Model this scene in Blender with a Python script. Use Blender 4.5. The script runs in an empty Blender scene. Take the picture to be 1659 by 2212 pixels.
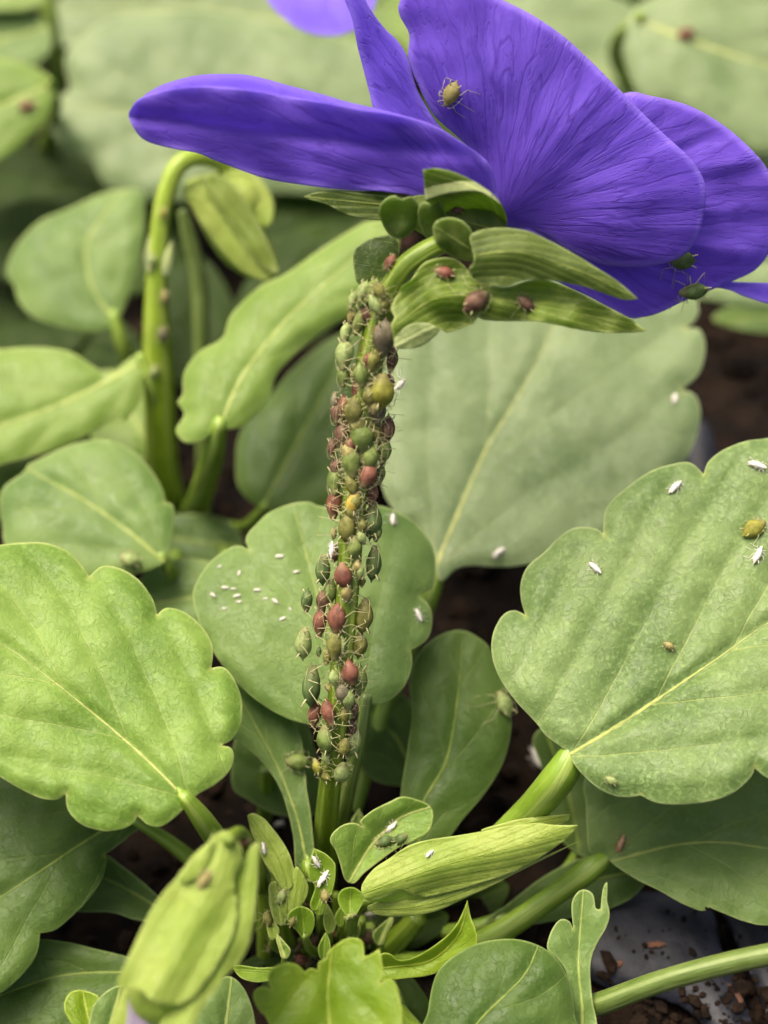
import bpy, bmesh, math, random
import numpy as np
from mathutils import Vector, Matrix, noise
from mathutils.geometry import delaunay_2d_cdt
from mathutils.bvhtree import BVHTree

random.seed(7); np.random.seed(7)
scene = bpy.context.scene
COL = scene.collection
MM = 0.001                                    # the scene is built at true size

# ------------------------------------------------------------------ camera
PITCH = math.radians(48)
CAM = np.array([0.0, -86.0, 144.0])           # millimetres
FWD = np.array([0, math.cos(PITCH), -math.sin(PITCH)])
UP = np.array([0, math.sin(PITCH), math.cos(PITCH)])
RT = np.array([1.0, 0, 0])
FPX = 3765.0                                  # focal length in sheet units (1659 x 2212 sheet)
cam = bpy.data.cameras.new('camera'); cam_o = bpy.data.objects.new('camera', cam); COL.objects.link(cam_o)
cam_o.matrix_world = Matrix(((RT[0], UP[0], -FWD[0], CAM[0]*MM), (RT[1], UP[1], -FWD[1], CAM[1]*MM), (RT[2], UP[2], -FWD[2], CAM[2]*MM), (0, 0, 0, 1)))
cam.sensor_fit = 'VERTICAL'; cam.sensor_height = 36; cam.sensor_width = 27
cam.lens = 18/(1106/FPX); cam.clip_start = 0.005; cam.clip_end = 20
cam.dof.use_dof = True; cam.dof.focus_distance = 0.1475; cam.dof.aperture_fstop = 16
scene.camera = cam_o

# ------------------------------------------------------------------ light
SUN_EL, SUN_AZ = math.radians(70), math.radians(300)   # soft light from above, a little from behind on the left
world = bpy.data.worlds.new('World'); scene.world = world; world.use_nodes = True
wn = world.node_tree.nodes; wl = world.node_tree.links
sky = wn.new('ShaderNodeTexSky'); sky.sky_type = 'NISHITA'; sky.sun_disc = False
sky.sun_elevation = SUN_EL; sky.sun_rotation = SUN_AZ
sky.air_density = 0.45; sky.dust_density = 8.0; sky.ozone_density = 0.2
wl.new(sky.outputs[0], wn['Background'].inputs[0]); wn['Background'].inputs[1].default_value = 0.10
sun = bpy.data.lights.new('sun', 'SUN'); sun.energy = 1.5; sun.angle = math.radians(34); sun.color = (1, .90, .74)
sun_o = bpy.data.objects.new('sun', sun); COL.objects.link(sun_o)
sd = Vector((math.sin(SUN_AZ)*math.cos(SUN_EL), math.cos(SUN_AZ)*math.cos(SUN_EL), math.sin(SUN_EL)))
sun_o.rotation_euler = sd.to_track_quat('Z', 'Y').to_euler(); sun_o.location = sd*0.5
scene.view_settings.view_transform = 'Standard'; scene.view_settings.look = 'None'
scene.view_settings.gamma = 1; scene.view_settings.exposure = 1.68

# ------------------------------------------------------------------ helpers
def P(x, y, d):
    """sheet point + distance along the view axis (mm) -> world mm"""
    x = np.asarray(x, float)[..., None]; y = np.asarray(y, float)[..., None]; d = np.asarray(d, float)[..., None]
    return CAM + d*(FWD + RT*(x-829.5)/FPX + UP*(1106-y)/FPX)

def tag(o, label, cat, group=None):
    o['label'] = label; o['category'] = cat
    if group: o['group'] = group
    return o

def empty(name, loc, label, cat, group=None):
    o = bpy.data.objects.new(name, None); COL.objects.link(o); o.empty_display_size = .005
    o.location = Vector(loc)*MM; o['base'] = [float(v) for v in loc]
    return tag(o, label, cat, group)

BVHS = []          # (verts, polys) of every surface that insects may sit on
def make(name, V, F, mat, parent=None, attrs=None, smooth=True, track=True):
    V = np.asarray(V, float)
    base = np.zeros(3)
    q = parent
    while q is not None:
        if 'base' in q: base = np.array(q['base']); break
        q = q.parent
    me = bpy.data.meshes.new(name)
    me.from_pydata([tuple(v) for v in (V-base)*MM], [], [tuple(map(int, f)) for f in F])
    if smooth: me.polygons.foreach_set('use_smooth', [True]*len(me.polygons))
    for k, a in (attrs or {}).items():
        at = me.attributes.new(k, 'FLOAT', 'POINT'); at.data.foreach_set('value', np.asarray(a, np.float32))
    for m in (mat if isinstance(mat, (list, tuple)) else [mat]): me.materials.append(m)
    me.update()
    o = bpy.data.objects.new(name, me); COL.objects.link(o)
    if parent is not None: o.parent = parent
    if track: BVHS.append((V, F))
    return o

def spline(pts, step=6.0, closed=True):
    """Catmull-Rom through the points; a third value of 1 marks a corner"""
    n = len(pts); P2 = np.array([p[:2] for p in pts], float)
    cor = [len(p) > 2 and p[2] == 1 for p in pts]
    out, corners = [], []
    rng = range(n if closed else n-1)
    for i in rng:
        a, b = i, (i+1) % n
        p1, p2 = P2[a], P2[b]
        first = (not closed and i == 0); last = (not closed and i == n-2)
        p0 = p1 if (cor[a] or first) else P2[(i-1) % n]
        p3 = p2 if (cor[b] or last) else P2[(i+2) % n]
        L = np.linalg.norm(p2-p1)
        k = max(1, int(round(L/step)))
        if cor[a]: corners.append(p1)
        for j in range(k):
            t = j/k
            out.append(0.5*((2*p1)+(-p0+p2)*t+(2*p0-5*p1+4*p2-p3)*t*t+(-p0+3*p1-3*p2+p3)*t**3))
    if not closed: out.append(P2[-1])
    return np.array(out), np.array(corners).reshape(-1, 2)

def inside(px, py, poly):
    x0, y0 = poly[:, 0], poly[:, 1]; x1, y1 = np.roll(x0, -1), np.roll(y0, -1)
    c = np.zeros(px.shape, bool)
    for a, b, e, f in zip(x0, y0, x1, y1):
        if b == f: continue
        cond = ((b > py) != (f > py)) & (px < (e-a)*(py-b)/(f-b)+a)
        c ^= cond
    return c

def seg_dist(pts, line, closed=True):
    """distance, arc length and signed offset of pts to a polyline"""
    A = line; B = np.roll(line, -1, 0) if closed else line[1:]
    if not closed: A = line[:-1]
    best = np.full(len(pts), 1e9); arc = np.zeros(len(pts)); sg = np.zeros(len(pts))
    acc = 0; n = len(A)
    for i in range(n):
        ab = B[i]-A[i]; L = np.hypot(*ab)
        if L < 1e-6: continue
        u = ab/L; r = pts-A[i]; t = r@u
        lo = -1e9 if (not closed and i == 0) else 0
        hi = 1e9 if (not closed and i == n-1) else L
        tc = np.clip(t, lo, hi)
        dv = r-tc[:, None]*u; d = np.hypot(dv[:, 0], dv[:, 1])
        m = d < best
        best[m] = d[m]; arc[m] = acc+tc[m]; sg[m] = (u[0]*r[m, 1]-u[1]*r[m, 0])
        acc += L
    return best, arc, np.sign(sg)*best

def vnoise(pts, sc, seed=0):
    return np.array([noise.noise(Vector((p[0]*sc, p[1]*sc, seed))) for p in pts])

def smoothstep(a, b, x):
    t = np.clip((x-a)/(b-a), 0, 1); return t*t*(3-2*t)

def sheet(name, outline, depth, mat, parent, mid=None, th=0.28, grid=13.0, pillow=0, back=True, base=None, track=True, step=6.0, sp=3.0, lk=.8):
    """A blade, petal or sepal: outline with its own depth surface and thickness.
    depth(x, y, e, mu, mv) -> mm, e = distance to margin, mu / mv along / across the midrib (mm at 25 per mm)."""
    poly, corners = spline(outline, step)
    # drop near-duplicate points
    keep = [0]
    for i in range(1, len(poly)):
        if np.hypot(*(poly[i]-poly[keep[-1]])) > 1.2: keep.append(i)
    poly = poly[keep]
    lo, hi = poly.min(0), poly.max(0)
    gx, gy = [], []
    r = 0; y = lo[1]
    while y < hi[1]:
        xs = np.arange(lo[0]+(grid/2 if r % 2 else 0), hi[0], grid)
        gx.append(xs); gy.append(np.full(len(xs), y)); y += grid*.87; r += 1
    gx = np.concatenate(gx); gy = np.concatenate(gy)
    m = inside(gx, gy, poly)
    G = np.stack([gx[m], gy[m]], 1)
    if len(G):
        e, _, _ = seg_dist(G, poly); G = G[e > max(7, grid*.55)]
    # a second ring just inside the margin keeps the rim crisp
    nx = np.roll(poly, -1, 0)-np.roll(poly, 1, 0); nl = np.hypot(nx[:, 0], nx[:, 1])[:, None]+1e-9
    nrm = np.stack([-nx[:, 1], nx[:, 0]], 1)/nl
    area = np.sum(poly[:, 0]*np.roll(poly[:, 1], -1)-np.roll(poly[:, 0], -1)*poly[:, 1])
    if area < 0: nrm = -nrm
    ring = poly+nrm*4.0
    mi = inside(ring[:, 0], ring[:, 1], poly); ring = ring[mi]
    if len(ring):
        e, _, _ = seg_dist(ring, poly); ring = ring[e > 2.6]
    pts = np.concatenate([poly, ring, G]) if len(G) else np.concatenate([poly, ring])
    n = len(poly)
    res = delaunay_2d_cdt([Vector(p) for p in pts], [], [list(range(n)) if area > 0 else list(range(n))[::-1]], 1, 1e-4)
    v2 = np.array([tuple(v) for v in res[0]]); F = [tuple(f) for f in res[2]]
    # boundary edges from faces
    cnt = {}
    for f in F:
        for i in range(len(f)):
            a, b = f[i], f[(i+1) % len(f)]; k = (min(a, b), max(a, b))
            cnt.setdefault(k, []).append((a, b))
    bnd = [v[0] for v in cnt.values() if len(v) == 1]
    ed, _, _ = seg_dist(v2, poly)
    used_b = set([a for a, b in bnd]+[b for a, b in bnd])
    for i in used_b: ed[i] = 0
    if mid is None: mid = [outline[0][:2], tuple((lo+hi)/2)]
    ml, _ = spline(mid, 10, False)
    _, mu, mv = seg_dist(v2, ml, False)
    emm, mu, mv = ed/25, mu/25, mv/25
    x, y = v2[:, 0], v2[:, 1]
    D = depth(x, y, emm, mu, mv)
    if pillow:
        R = max(emm.max(), 1e-3); t = np.clip(emm/R, 0, 1); pf = np.sqrt(np.clip(1-(1-t)**2, 0, 1))
        top = P(x, y, D-pillow*pf-.04); bot = P(x, y, D+pillow*pf+.04)
    else:
        tt = th*smoothstep(0, .35, emm)*.7+th*.3
        top = P(x, y, D); bot = P(x, y, D+tt)
    N = len(v2)
    V = np.concatenate([top, bot])
    # y grows downward on the sheet, so triangles that are ccw there face away from the camera
    FF = [tuple(reversed(f)) for f in F]+[tuple(i+N for i in f) for f in F]
    FF += [(a, b, b+N, a+N) for a, b in bnd]
    gl = np.zeros(N)
    for c in corners: gl = np.maximum(gl, np.exp(-((x-c[0])**2+(y-c[1])**2)/(2*4.0**2)))
    at = {'edge': np.tile(emm, 2), 'mu': np.tile(mu, 2), 'mv': np.tile(mv, 2), 'gland': np.tile(gl, 2), 'lat': np.tile((mu-lk*np.abs(mv)+.35*np.sign(mv))/sp, 2)}
    if base is not None:
        an = np.arctan2(y-base[1], x-base[0]); rd = np.hypot(x-base[0], y-base[1])/25
        at['ang'] = np.tile(an, 2); at['rad'] = np.tile(rd, 2)
    return make(name, V, FF, mat, parent, at, track=track)

def leaf_depth(d, c, gx=0, gy=-2.0, fold=0.0, veins=.26, sp=3.2, wob=.5, seed=1.0, curl=0.0, droop=0.0, k=.8):
    def f(x, y, e, mu, mv):
        am = np.abs(mv)
        D = d+gx*(x-c[0])/100+gy*(y-c[1])/100
        D = D-fold*am
        s = (mu-k*am+.35*np.sign(mv))/sp
        g = np.abs(np.sin(math.pi*s))**.7
        D = D-veins*g*smoothstep(0, 1.2, e)*smoothstep(.1, 1.2, am)
        D = D+veins*.7*np.exp(-(am/.35)**2)*smoothstep(0, 1, e)
        D = D+wob*vnoise(np.stack([x, y], 1), .006, seed*7.3)+.22*vnoise(np.stack([x, y], 1), .022, seed*3.1)
        D = D+curl*np.exp(-e/1.1)+droop*(mu/10)**2
        return D
    return f

def tube(name, pts, mat, parent, sides=12, ridge=0.0, nr=5, step=8, flat=1.0, track=True, cap=True):
    """pts: (x, y, depth, radius) on the sheet; radius in sheet units at that depth"""
    A = np.array(pts, float)
    t = np.arange(len(A)); n = max(6, int(np.hypot(np.diff(A[:, 0]), np.diff(A[:, 1])).sum()/step))
    tt = np.linspace(0, len(A)-1, n)
    def cr(col):
        o = []
        for q in tt:
            i = min(int(q), len(A)-2); u = q-i
            p0, p1, p2, p3 = col[max(i-1, 0)], col[i], col[i+1], col[min(i+2, len(A)-1)]
            o.append(.5*((2*p1)+(-p0+p2)*u+(2*p0-5*p1+4*p2-p3)*u*u+(-p0+3*p1-3*p2+p3)*u**3))
        return np.array(o)
    x, y, d, r = (cr(A[:, i]) for i in range(4))
    C = P(x, y, d); rm = np.maximum(r, .3)*d/FPX
    T = np.gradient(C, axis=0); T /= np.linalg.norm(T, axis=1)[:, None]
    V, F, an, al = [], [], [], []
    L = np.concatenate([[0], np.cumsum(np.linalg.norm(np.diff(C, axis=0), axis=1))])
    for i in range(n):
        a = np.cross(T[i], FWD); a /= np.linalg.norm(a); b = np.cross(a, T[i])
        for s in range(sides):
            th = 2*math.pi*s/sides
            rr = rm[i]*(1+ridge*math.cos(nr*th))
            V.append(C[i]+rr*(a*math.cos(th)+flat*b*math.sin(th))); an.append(th); al.append(L[i])
    for i in range(n-1):
        for s in range(sides):
            s2 = (s+1) % sides
            F.append((i*sides+s, i*sides+s2, (i+1)*sides+s2, (i+1)*sides+s))
    if cap:
        F.append(tuple(range(sides))[::-1]); F.append(tuple((n-1)*sides+s for s in range(sides)))
    return make(name, V, F, mat, parent, {'around': an, 'along': al}, track=track)

# ------------------------------------------------------------------ materials
class NT:
    def __init__(self, name):
        self.m = bpy.data.materials.new(name); self.m.use_nodes = True
        self.t = self.m.node_tree; self.n = self.t.nodes; self.l = self.t.links
        self.b = self.n['Principled BSDF']; self.out = self.n['Material Output']
    def put(self, sock, v):
        if isinstance(v, bpy.types.NodeSocket): self.l.new(v, sock)
        elif isinstance(v, (tuple, list)) and sock.type == 'RGBA': sock.default_value = (*v[:3], 1)
        else: sock.default_value = v
    def attr(self, nm):
        a = self.n.new('ShaderNodeAttribute'); a.attribute_name = nm; return a.outputs['Fac']
    def math(self, op, a, b=0.0, c=0.0):
        x = self.n.new('ShaderNodeMath'); x.operation = op
        for i, v in enumerate((a, b, c)): self.put(x.inputs[i], v)
        return x.outputs[0]
    def step(self, v, a, b, lo=0.0, hi=1.0):
        x = self.n.new('ShaderNodeMapRange'); x.interpolation_type = 'SMOOTHSTEP'
        self.put(x.inputs[0], v)
        for i, q in enumerate((a, b, lo, hi)): self.put(x.inputs[i+1], q)
        return x.outputs[0]
    def mix(self, f, a, b, mode='MIX'):
        x = self.n.new('ShaderNodeMix'); x.data_type = 'RGBA'; x.blend_type = mode
        self.put(x.inputs[0], f); self.put(x.inputs[6], a); self.put(x.inputs[7], b); return x.outputs[2]
    def noise(self, sc, det=3, vec=None, rough=.5, stretch=None, dist=0.0):
        if vec is None:
            vec = self.n.new('ShaderNodeTexCoord').outputs['Object']
        if stretch:
            mp = self.n.new('ShaderNodeMapping'); self.l.new(vec, mp.inputs[0]); mp.inputs['Scale'].default_value = stretch; vec = mp.outputs[0]
        x = self.n.new('ShaderNodeTexNoise'); self.l.new(vec, x.inputs['Vector'])
        x.inputs['Scale'].default_value = sc; x.inputs['Detail'].default_value = det; x.inputs['Roughness'].default_value = rough
        x.inputs['Distortion'].default_value = dist
        return x.outputs[0]
    def comb(self, a, b, c=0.0):
        x = self.n.new('ShaderNodeCombineXYZ')
        for i, v in enumerate((a, b, c)): self.put(x.inputs[i], v)
        return x.outputs[0]
    def bump(self, h, dist, strength=1.0, nrm=None):
        x = self.n.new('ShaderNodeBump'); self.put(x.inputs['Height'], h)
        x.inputs['Distance'].default_value = dist; x.inputs['Strength'].default_value = strength
        if nrm: self.l.new(nrm, x.inputs['Normal'])
        return x.outputs[0]
    def finish(self, col, rough=.5, bump=None, transl=0.0, tcol=None, spec=.5):
        self.put(self.b.inputs['Base Color'], col); self.put(self.b.inputs['Roughness'], rough)
        self.put(self.b.inputs['Specular IOR Level'], spec)
        if bump: self.l.new(bump, self.b.inputs['Normal'])
        if transl:
            tr = self.n.new('ShaderNodeBsdfTranslucent'); self.put(tr.inputs[0], tcol if tcol is not None else col)
            if bump: self.l.new(bump, tr.inputs['Normal'])
            mx = self.n.new('ShaderNodeMixShader'); mx.inputs[0].default_value = transl
            self.l.new(self.b.outputs[0], mx.inputs[1]); self.l.new(tr.outputs[0], mx.inputs[2])
            self.l.new(mx.outputs[0], self.out.inputs[0])
        return self.m

def leaf_mat(name, a, b, vein, rim, rough=.45, transl=.22, sp=3.2, k=.8, ribw=.26, speck=.5, vs=.3, rimw=.22, spec=.36, lw=.03, warm=.8, sheen=.06):
    t = NT(name)
    speck *= .55; transl = min(.5, transl+.18)
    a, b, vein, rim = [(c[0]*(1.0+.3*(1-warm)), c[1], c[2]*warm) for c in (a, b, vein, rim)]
    e, mu, mv, gl = t.attr('edge'), t.attr('mu'), t.attr('mv'), t.attr('gland')
    am = t.math('ABSOLUTE', mv)
    col = t.mix(t.step(t.noise(130, 3), .32, .68), a, b)
    fine = t.noise(2300, 4, rough=.7, dist=.4)
    col = t.mix(t.math('MULTIPLY', t.step(fine, .45, .72), speck), col, [min(1, c*1.45+.012) for c in b])
    fine2 = t.noise(700, 3, rough=.6)
    col = t.mix(t.math('MULTIPLY', t.step(fine2, .55, .35), speck*.28), col, [c*.68 for c in a])
    net = t.step(t.math('ABSOLUTE', t.math('SUBTRACT', t.noise(950, 3, dist=.6), .5)), .03, .0)
    col = t.mix(t.math('MULTIPLY', net, speck*.2), col, [c*1.15 for c in b])
    warp = t.math('MULTIPLY', t.math('SUBTRACT', t.noise(260, 2), .5), .9)
    s = t.math('ADD', t.attr('lat'), t.math('MULTIPLY', warp, .12))
    tri = t.math('PINGPONG', s, .5)
    lat = t.math('MULTIPLY', t.step(tri, lw, lw*.2), t.step(am, 9, .5))
    col = t.mix(t.math('MULTIPLY', lat, vs), col, vein)
    w = t.math('MULTIPLY', t.step(mu, 22, 0, .3, 1.0), t.math('MULTIPLY', t.step(t.noise(900, 3), .25, .75, .6, 1.15), ribw))
    rib = t.step(am, w, t.math('MULTIPLY', w, .35))
    rib = t.math('MULTIPLY', rib, t.step(mu, -1.0, .2))
    col = t.mix(t.math('MULTIPLY', rib, t.step(t.noise(500, 2), .3, .7, .7, 1.0)), col, [min(1, c*1.15) for c in vein])
    rn = t.step(t.noise(420, 2), .2, .7, .4, 1.0)
    rm_ = t.math('MULTIPLY', t.step(e, rimw, .03), t.math('MULTIPLY', rn, .95))
    col = t.mix(rm_, col, rim)
    col = t.mix(t.math('MULTIPLY', gl, .6), col, vein)
    h = t.math('ADD', t.math('MULTIPLY', fine, .6), t.math('MULTIPLY', t.noise(3200, 2), .4))
    h = t.math('SUBTRACT', h, t.math('ADD', t.math('MULTIPLY', lat, .3), t.math('MULTIPLY', net, .22)))
    h = t.math('ADD', h, t.math('MULTIPLY', rib, .5))
    bmp = t.bump(h, .00013, .8)
    t.b.inputs['Sheen Weight'].default_value = sheen; t.b.inputs['Sheen Roughness'].default_value = .45; t.put(t.b.inputs['Sheen Tint'], (.85, .95, .85))
    rv = t.step(fine2, .3, .7, rough-.08, rough+.12)
    return t.finish(col, rv, bmp, transl, t.mix(.62, col, (.42, .66, .03)), spec)

def petal_mat(name, a, b, dark, rim):
    t = NT(name)
    e, an, rd = t.attr('edge'), t.attr('ang'), t.attr('rad')
    col = t.mix(t.step(t.noise(160, 3), .35, .68), a, b)
    vec = t.comb(t.math('MULTIPLY', an, 7.0), t.math('MULTIPLY', rd, .10))
    v1 = t.noise(1.0, 2, vec, dist=.12)
    line = t.step(t.math('ABSOLUTE', t.math('SUBTRACT', v1, .5)), .038, .0)
    line = t.math('MULTIPLY', line, t.step(rd, 30, 6, .35, 1.0))
    vec2 = t.comb(t.math('MULTIPLY', an, 26.0), t.math('MULTIPLY', rd, .22))
    streak = t.noise(1.0, 4, vec2, dist=.5)
    fade = t.step(rd, 3, 12)
    col = t.mix(t.math('MULTIPLY', t.step(streak, .5, .28), t.math('MULTIPLY', fade, .2)), col, dark)
    col = t.mix(t.math('MULTIPLY', t.step(streak, .56, .75), t.math('MULTIPLY', fade, .2)), col, rim)
    v3 = t.noise(1.0, 2, t.comb(t.math('MULTIPLY', an, 21.0), t.math('MULTIPLY', rd, .20)), dist=.2)
    thin = t.step(t.math('ABSOLUTE', t.math('SUBTRACT', v3, .5)), .016, .0)
    col = t.mix(t.math('MULTIPLY', thin, t.step(rd, 24, 6, .1, .28)), col, dark)
    col = t.mix(t.math('MULTIPLY', line, .5), col, dark)
    col = t.mix(t.math('MULTIPLY', t.step(rd, 4.5, .5), .6), col, dark)
    col = t.mix(t.math('MULTIPLY', t.step(e, .75, .05), .65), col, rim)
    h = t.math('ADD', t.math('MULTIPLY', t.math('MULTIPLY', streak, fade), .8), t.math('MULTIPLY', t.noise(2600, 3), .3))
    h = t.math('SUBTRACT', h, t.math('ADD', t.math('MULTIPLY', thin, .3), t.math('MULTIPLY', line, .3)))
    bmp = t.bump(h, .00018, .6)
    t.b.inputs['Sheen Weight'].default_value = .35; t.b.inputs['Sheen Roughness'].default_value = .5; t.put(t.b.inputs['Sheen Tint'], rim)
    return t.finish(col, .62, bmp, .52, t.mix(.65, col, rim), .25)

def stem_mat(name, a, b, light, rough=.42, transl=.12, ribs=5):
    t = NT(name)
    ar, al = t.attr('around'), t.attr('along')
    col = t.mix(t.step(t.noise(220, 3), .35, .65), a, b)
    st = t.math('SINE', t.math('MULTIPLY', ar, float(ribs)))
    col = t.mix(t.math('MULTIPLY', t.step(st, .25, .95), .5), col, light)
    f = t.noise(1.0, 3, t.comb(t.math('MULTIPLY', ar, 5.0), t.math('MULTIPLY', al, .35)))
    col = t.mix(t.math('MULTIPLY', t.step(f, .5, .75), .45), col, light)
    bmp = t.bump(t.math('ADD', f, t.math('MULTIPLY', t.noise(2400, 2), .3)), .00012, .6)
    return t.finish(col, rough, bmp, transl, light)

G = lambda r, g, b: tuple((c/255/12.92 if c/255 <= .04045 else ((c/255+.055)/1.055)**2.4) for c in (r, g, b))
K = .62     # photograph tone -> surface colour
def g(r, gg, b, k=K): return tuple(min(1, c*k) for c in G(r, gg, b))

M = {}
M['leaf_fresh'] = leaf_mat('leaf_fresh', g(118, 158, 60), g(154, 190, 92), g(216, 226, 140), g(214, 232, 150), transl=.22, warm=.84, ribw=.18, speck=.8, sheen=.07)
M['leaf_grey'] = leaf_mat('leaf_grey', g(102, 134, 68), g(138, 166, 98), g(206, 216, 120), g(186, 206, 140), transl=.12, speck=1.35, warm=.9, ribw=.22, sheen=.10)
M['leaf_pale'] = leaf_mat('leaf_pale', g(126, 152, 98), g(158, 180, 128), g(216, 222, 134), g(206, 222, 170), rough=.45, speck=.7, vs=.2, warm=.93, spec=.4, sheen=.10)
M['leaf_mid'] = leaf_mat('leaf_mid', g(104, 140, 66), g(138, 170, 94), g(190, 208, 116), g(190, 212, 140), speck=.5, warm=.86, ribw=.2)
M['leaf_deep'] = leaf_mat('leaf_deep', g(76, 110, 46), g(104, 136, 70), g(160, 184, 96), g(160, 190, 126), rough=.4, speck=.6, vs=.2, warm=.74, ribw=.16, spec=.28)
M['leaf_shaded'] = leaf_mat('leaf_shaded', g(44, 70, 8), g(60, 86, 16), g(80, 108, 44), g(80, 110, 44), rough=.55, speck=.3, vs=.1, warm=.8, spec=.2)  # filler leaves: shade of the gaps painted in as a darker green
M['leaf_lime'] = leaf_mat('leaf_lime', g(124, 164, 26), g(152, 188, 48), g(190, 214, 90), g(198, 224, 110), transl=.3, speck=.25, rough=.38, vs=.2, warm=.7, ribw=.15)
M['leaf_yellow'] = leaf_mat('leaf_yellow', g(126, 160, 62), g(150, 182, 90), g(200, 216, 130), g(200, 222, 140), speck=.3, warm=.85)
M['sepal'] = leaf_mat('sepal', g(78, 102, 38), g(116, 138, 62), g(166, 184, 100), g(176, 196, 132), vs=.3, ribw=.1, rimw=.2, speck=.4, transl=.25, lw=.3)
M['sepal_light'] = leaf_mat('sepal_light', g(172, 202, 92), g(202, 222, 122), g(160, 192, 70), g(212, 230, 146), vs=.16, ribw=.08, rimw=.2, speck=.35, transl=.3, lw=.3)
M['sepal_ragged'] = leaf_mat('sepal_ragged', g(112, 142, 46), g(156, 178, 86), g(184, 206, 108), g(206, 222, 150), vs=.4, ribw=.1, rimw=.3, speck=.5, transl=.35, lw=.3)
M['sepal_pale'] = leaf_mat('sepal_pale', g(150, 172, 112), g(172, 190, 134), g(190, 206, 150), g(190, 206, 160), vs=.1, speck=.5)
M['sepal_plain'] = leaf_mat('sepal_plain', g(66, 90, 34), g(104, 130, 58), g(122, 148, 76), g(160, 182, 122), vs=0, ribw=.01, speck=.8)
M['leaf_tiny'] = leaf_mat('leaf_tiny', g(128, 168, 36), g(152, 188, 60), g(170, 200, 90), g(196, 222, 120), transl=.3, speck=.3, rough=.4, vs=.1, ribw=.09, rimw=.18)
M['stem'] = stem_mat('stem', g(102, 132, 16), g(126, 154, 30), g(172, 194, 84))
M['stem_bright'] = stem_mat('stem_bright', g(140, 172, 20), g(160, 190, 40), g(206, 222, 110))
M['stem_grey'] = stem_mat('stem_grey', g(98, 122, 46), g(120, 142, 66), g(164, 182, 104))
M['petiole'] = stem_mat('petiole', g(128, 164, 40), g(150, 184, 58), g(200, 220, 116), ribs=3)
M['petal'] = petal_mat('petal', g(108, 76, 190, 1), g(124, 92, 208, 1), g(70, 42, 146, 1), g(162, 134, 236, 1))
M['petal_bright'] = petal_mat('petal_bright', g(112, 82, 214, .85), g(124, 94, 226, .85), g(70, 44, 160, .85), g(160, 132, 246, .85))
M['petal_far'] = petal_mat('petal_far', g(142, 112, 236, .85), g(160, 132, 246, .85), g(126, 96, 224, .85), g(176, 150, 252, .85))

def simple(name, a, b, rough=.5, sc=500, bs=900, bd=.00015, transl=0.0, spec=.5, lo=.35, hi=.65):
    t = NT(name)
    col = t.mix(t.step(t.noise(sc, 4), lo, hi), a, b)
    return t.finish(col, rough, t.bump(t.noise(bs, 4), bd, .7), transl, None, spec)

M['soil'] = simple('soil', (.003, .0017, .0009), (.011, .0062, .0033), .95, 260, 900, .0006, spec=.12)
M['crumb'] = simple('crumb', (.0035, .002, .001), (.017, .0095, .005), .9, 400, 1400, .0004, spec=.12)
M['stone'] = simple('stone', (.14, .11, .07), (.26, .22, .17), .8, 300, 1200, .0002)
M['plastic'] = simple('plastic', (.004, .0045, .007), (.014, .015, .021), .5, 700, 2600, .00008, lo=.3, hi=.7, spec=.3)
M['bark'] = simple('bark', (.05, .02, .009), (.12, .05, .022), .85, 900, 2200, .0002)
M['moss'] = simple('moss', (.05, .09, .02), (.12, .17, .05), .9, 900, 2200, .0003)

# ------------------------------------------------------------------ the setting: soil
def ground_h(x, y):
    v = Vector((x*.03, y*.03, 3.3)); w = Vector((x*.16, y*.16, 7.1)); u = Vector((x*.5, y*.5, 1.7))
    return 2.2*noise.noise(v)+1.3*noise.noise(w)+.55*noise.noise(u)-2.0
n = 250
us = np.linspace(-1, 1, n)
ax = 70*us+1500*np.sign(us)*np.abs(us)**7
V = [(x, y+40, ground_h(x, y+40)) for y in ax for x in ax]
F = [(j*n+i, j*n+i+1, (j+1)*n+i+1, (j+1)*n+i) for j in range(n-1) for i in range(n-1)]
soil = make('soil', V, F, M['soil']); soil['kind'] = 'structure'

def lump(rng, r):
    bm = bmesh.new(); bmesh.ops.create_icosphere(bm, subdivisions=1, radius=1)
    s = np.array([rng.uniform(.7, 1.3), rng.uniform(.6, 1.1), rng.uniform(.45, .9)])
    V = np.array([tuple(v.co) for v in bm.verts]); F = [tuple(v.index for v in f.verts) for f in bm.faces]; bm.free()
    V = V*(1+.28*np.array([rng.uniform(-1, 1) for _ in V]))[:, None]*s*r
    a = rng.uniform(0, 6.28); R = np.array([[math.cos(a), -math.sin(a), 0], [math.sin(a), math.cos(a), 0], [0, 0, 1]])
    return V@R.T, F
rng = random.Random(5)
V, F = [], []
for i in range(5200):
    x, y = rng.uniform(-75, 75), rng.uniform(-70, 170)
    r = min(2.6, .25+rng.expovariate(1/.45))
    v, f = lump(rng, r)
    k = len(V)*12
    V.append(v+np.array([x, y, ground_h(x, y)+r*.25])); F += [tuple(i+k for i in q) for q in f]
crumbs = make('soil_crumbs', np.concatenate(V), F, M['crumb'], smooth=False, track=False); crumbs['kind'] = 'stuff'
tag(crumbs, 'loose dark brown crumbs of potting soil scattered between the leaves', 'soil crumbs')

# ------------------------------------------------------------------ plants
def ground_point(x, y):
    d = 140.0
    for _ in range(30):
        p = P(x, y, d); d += (p[2]-ground_h(p[0], p[1]))/max(.3, -(p[2]-P(x, y, d+1)[2]))*.8
    return P(x, y, d), d

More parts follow.
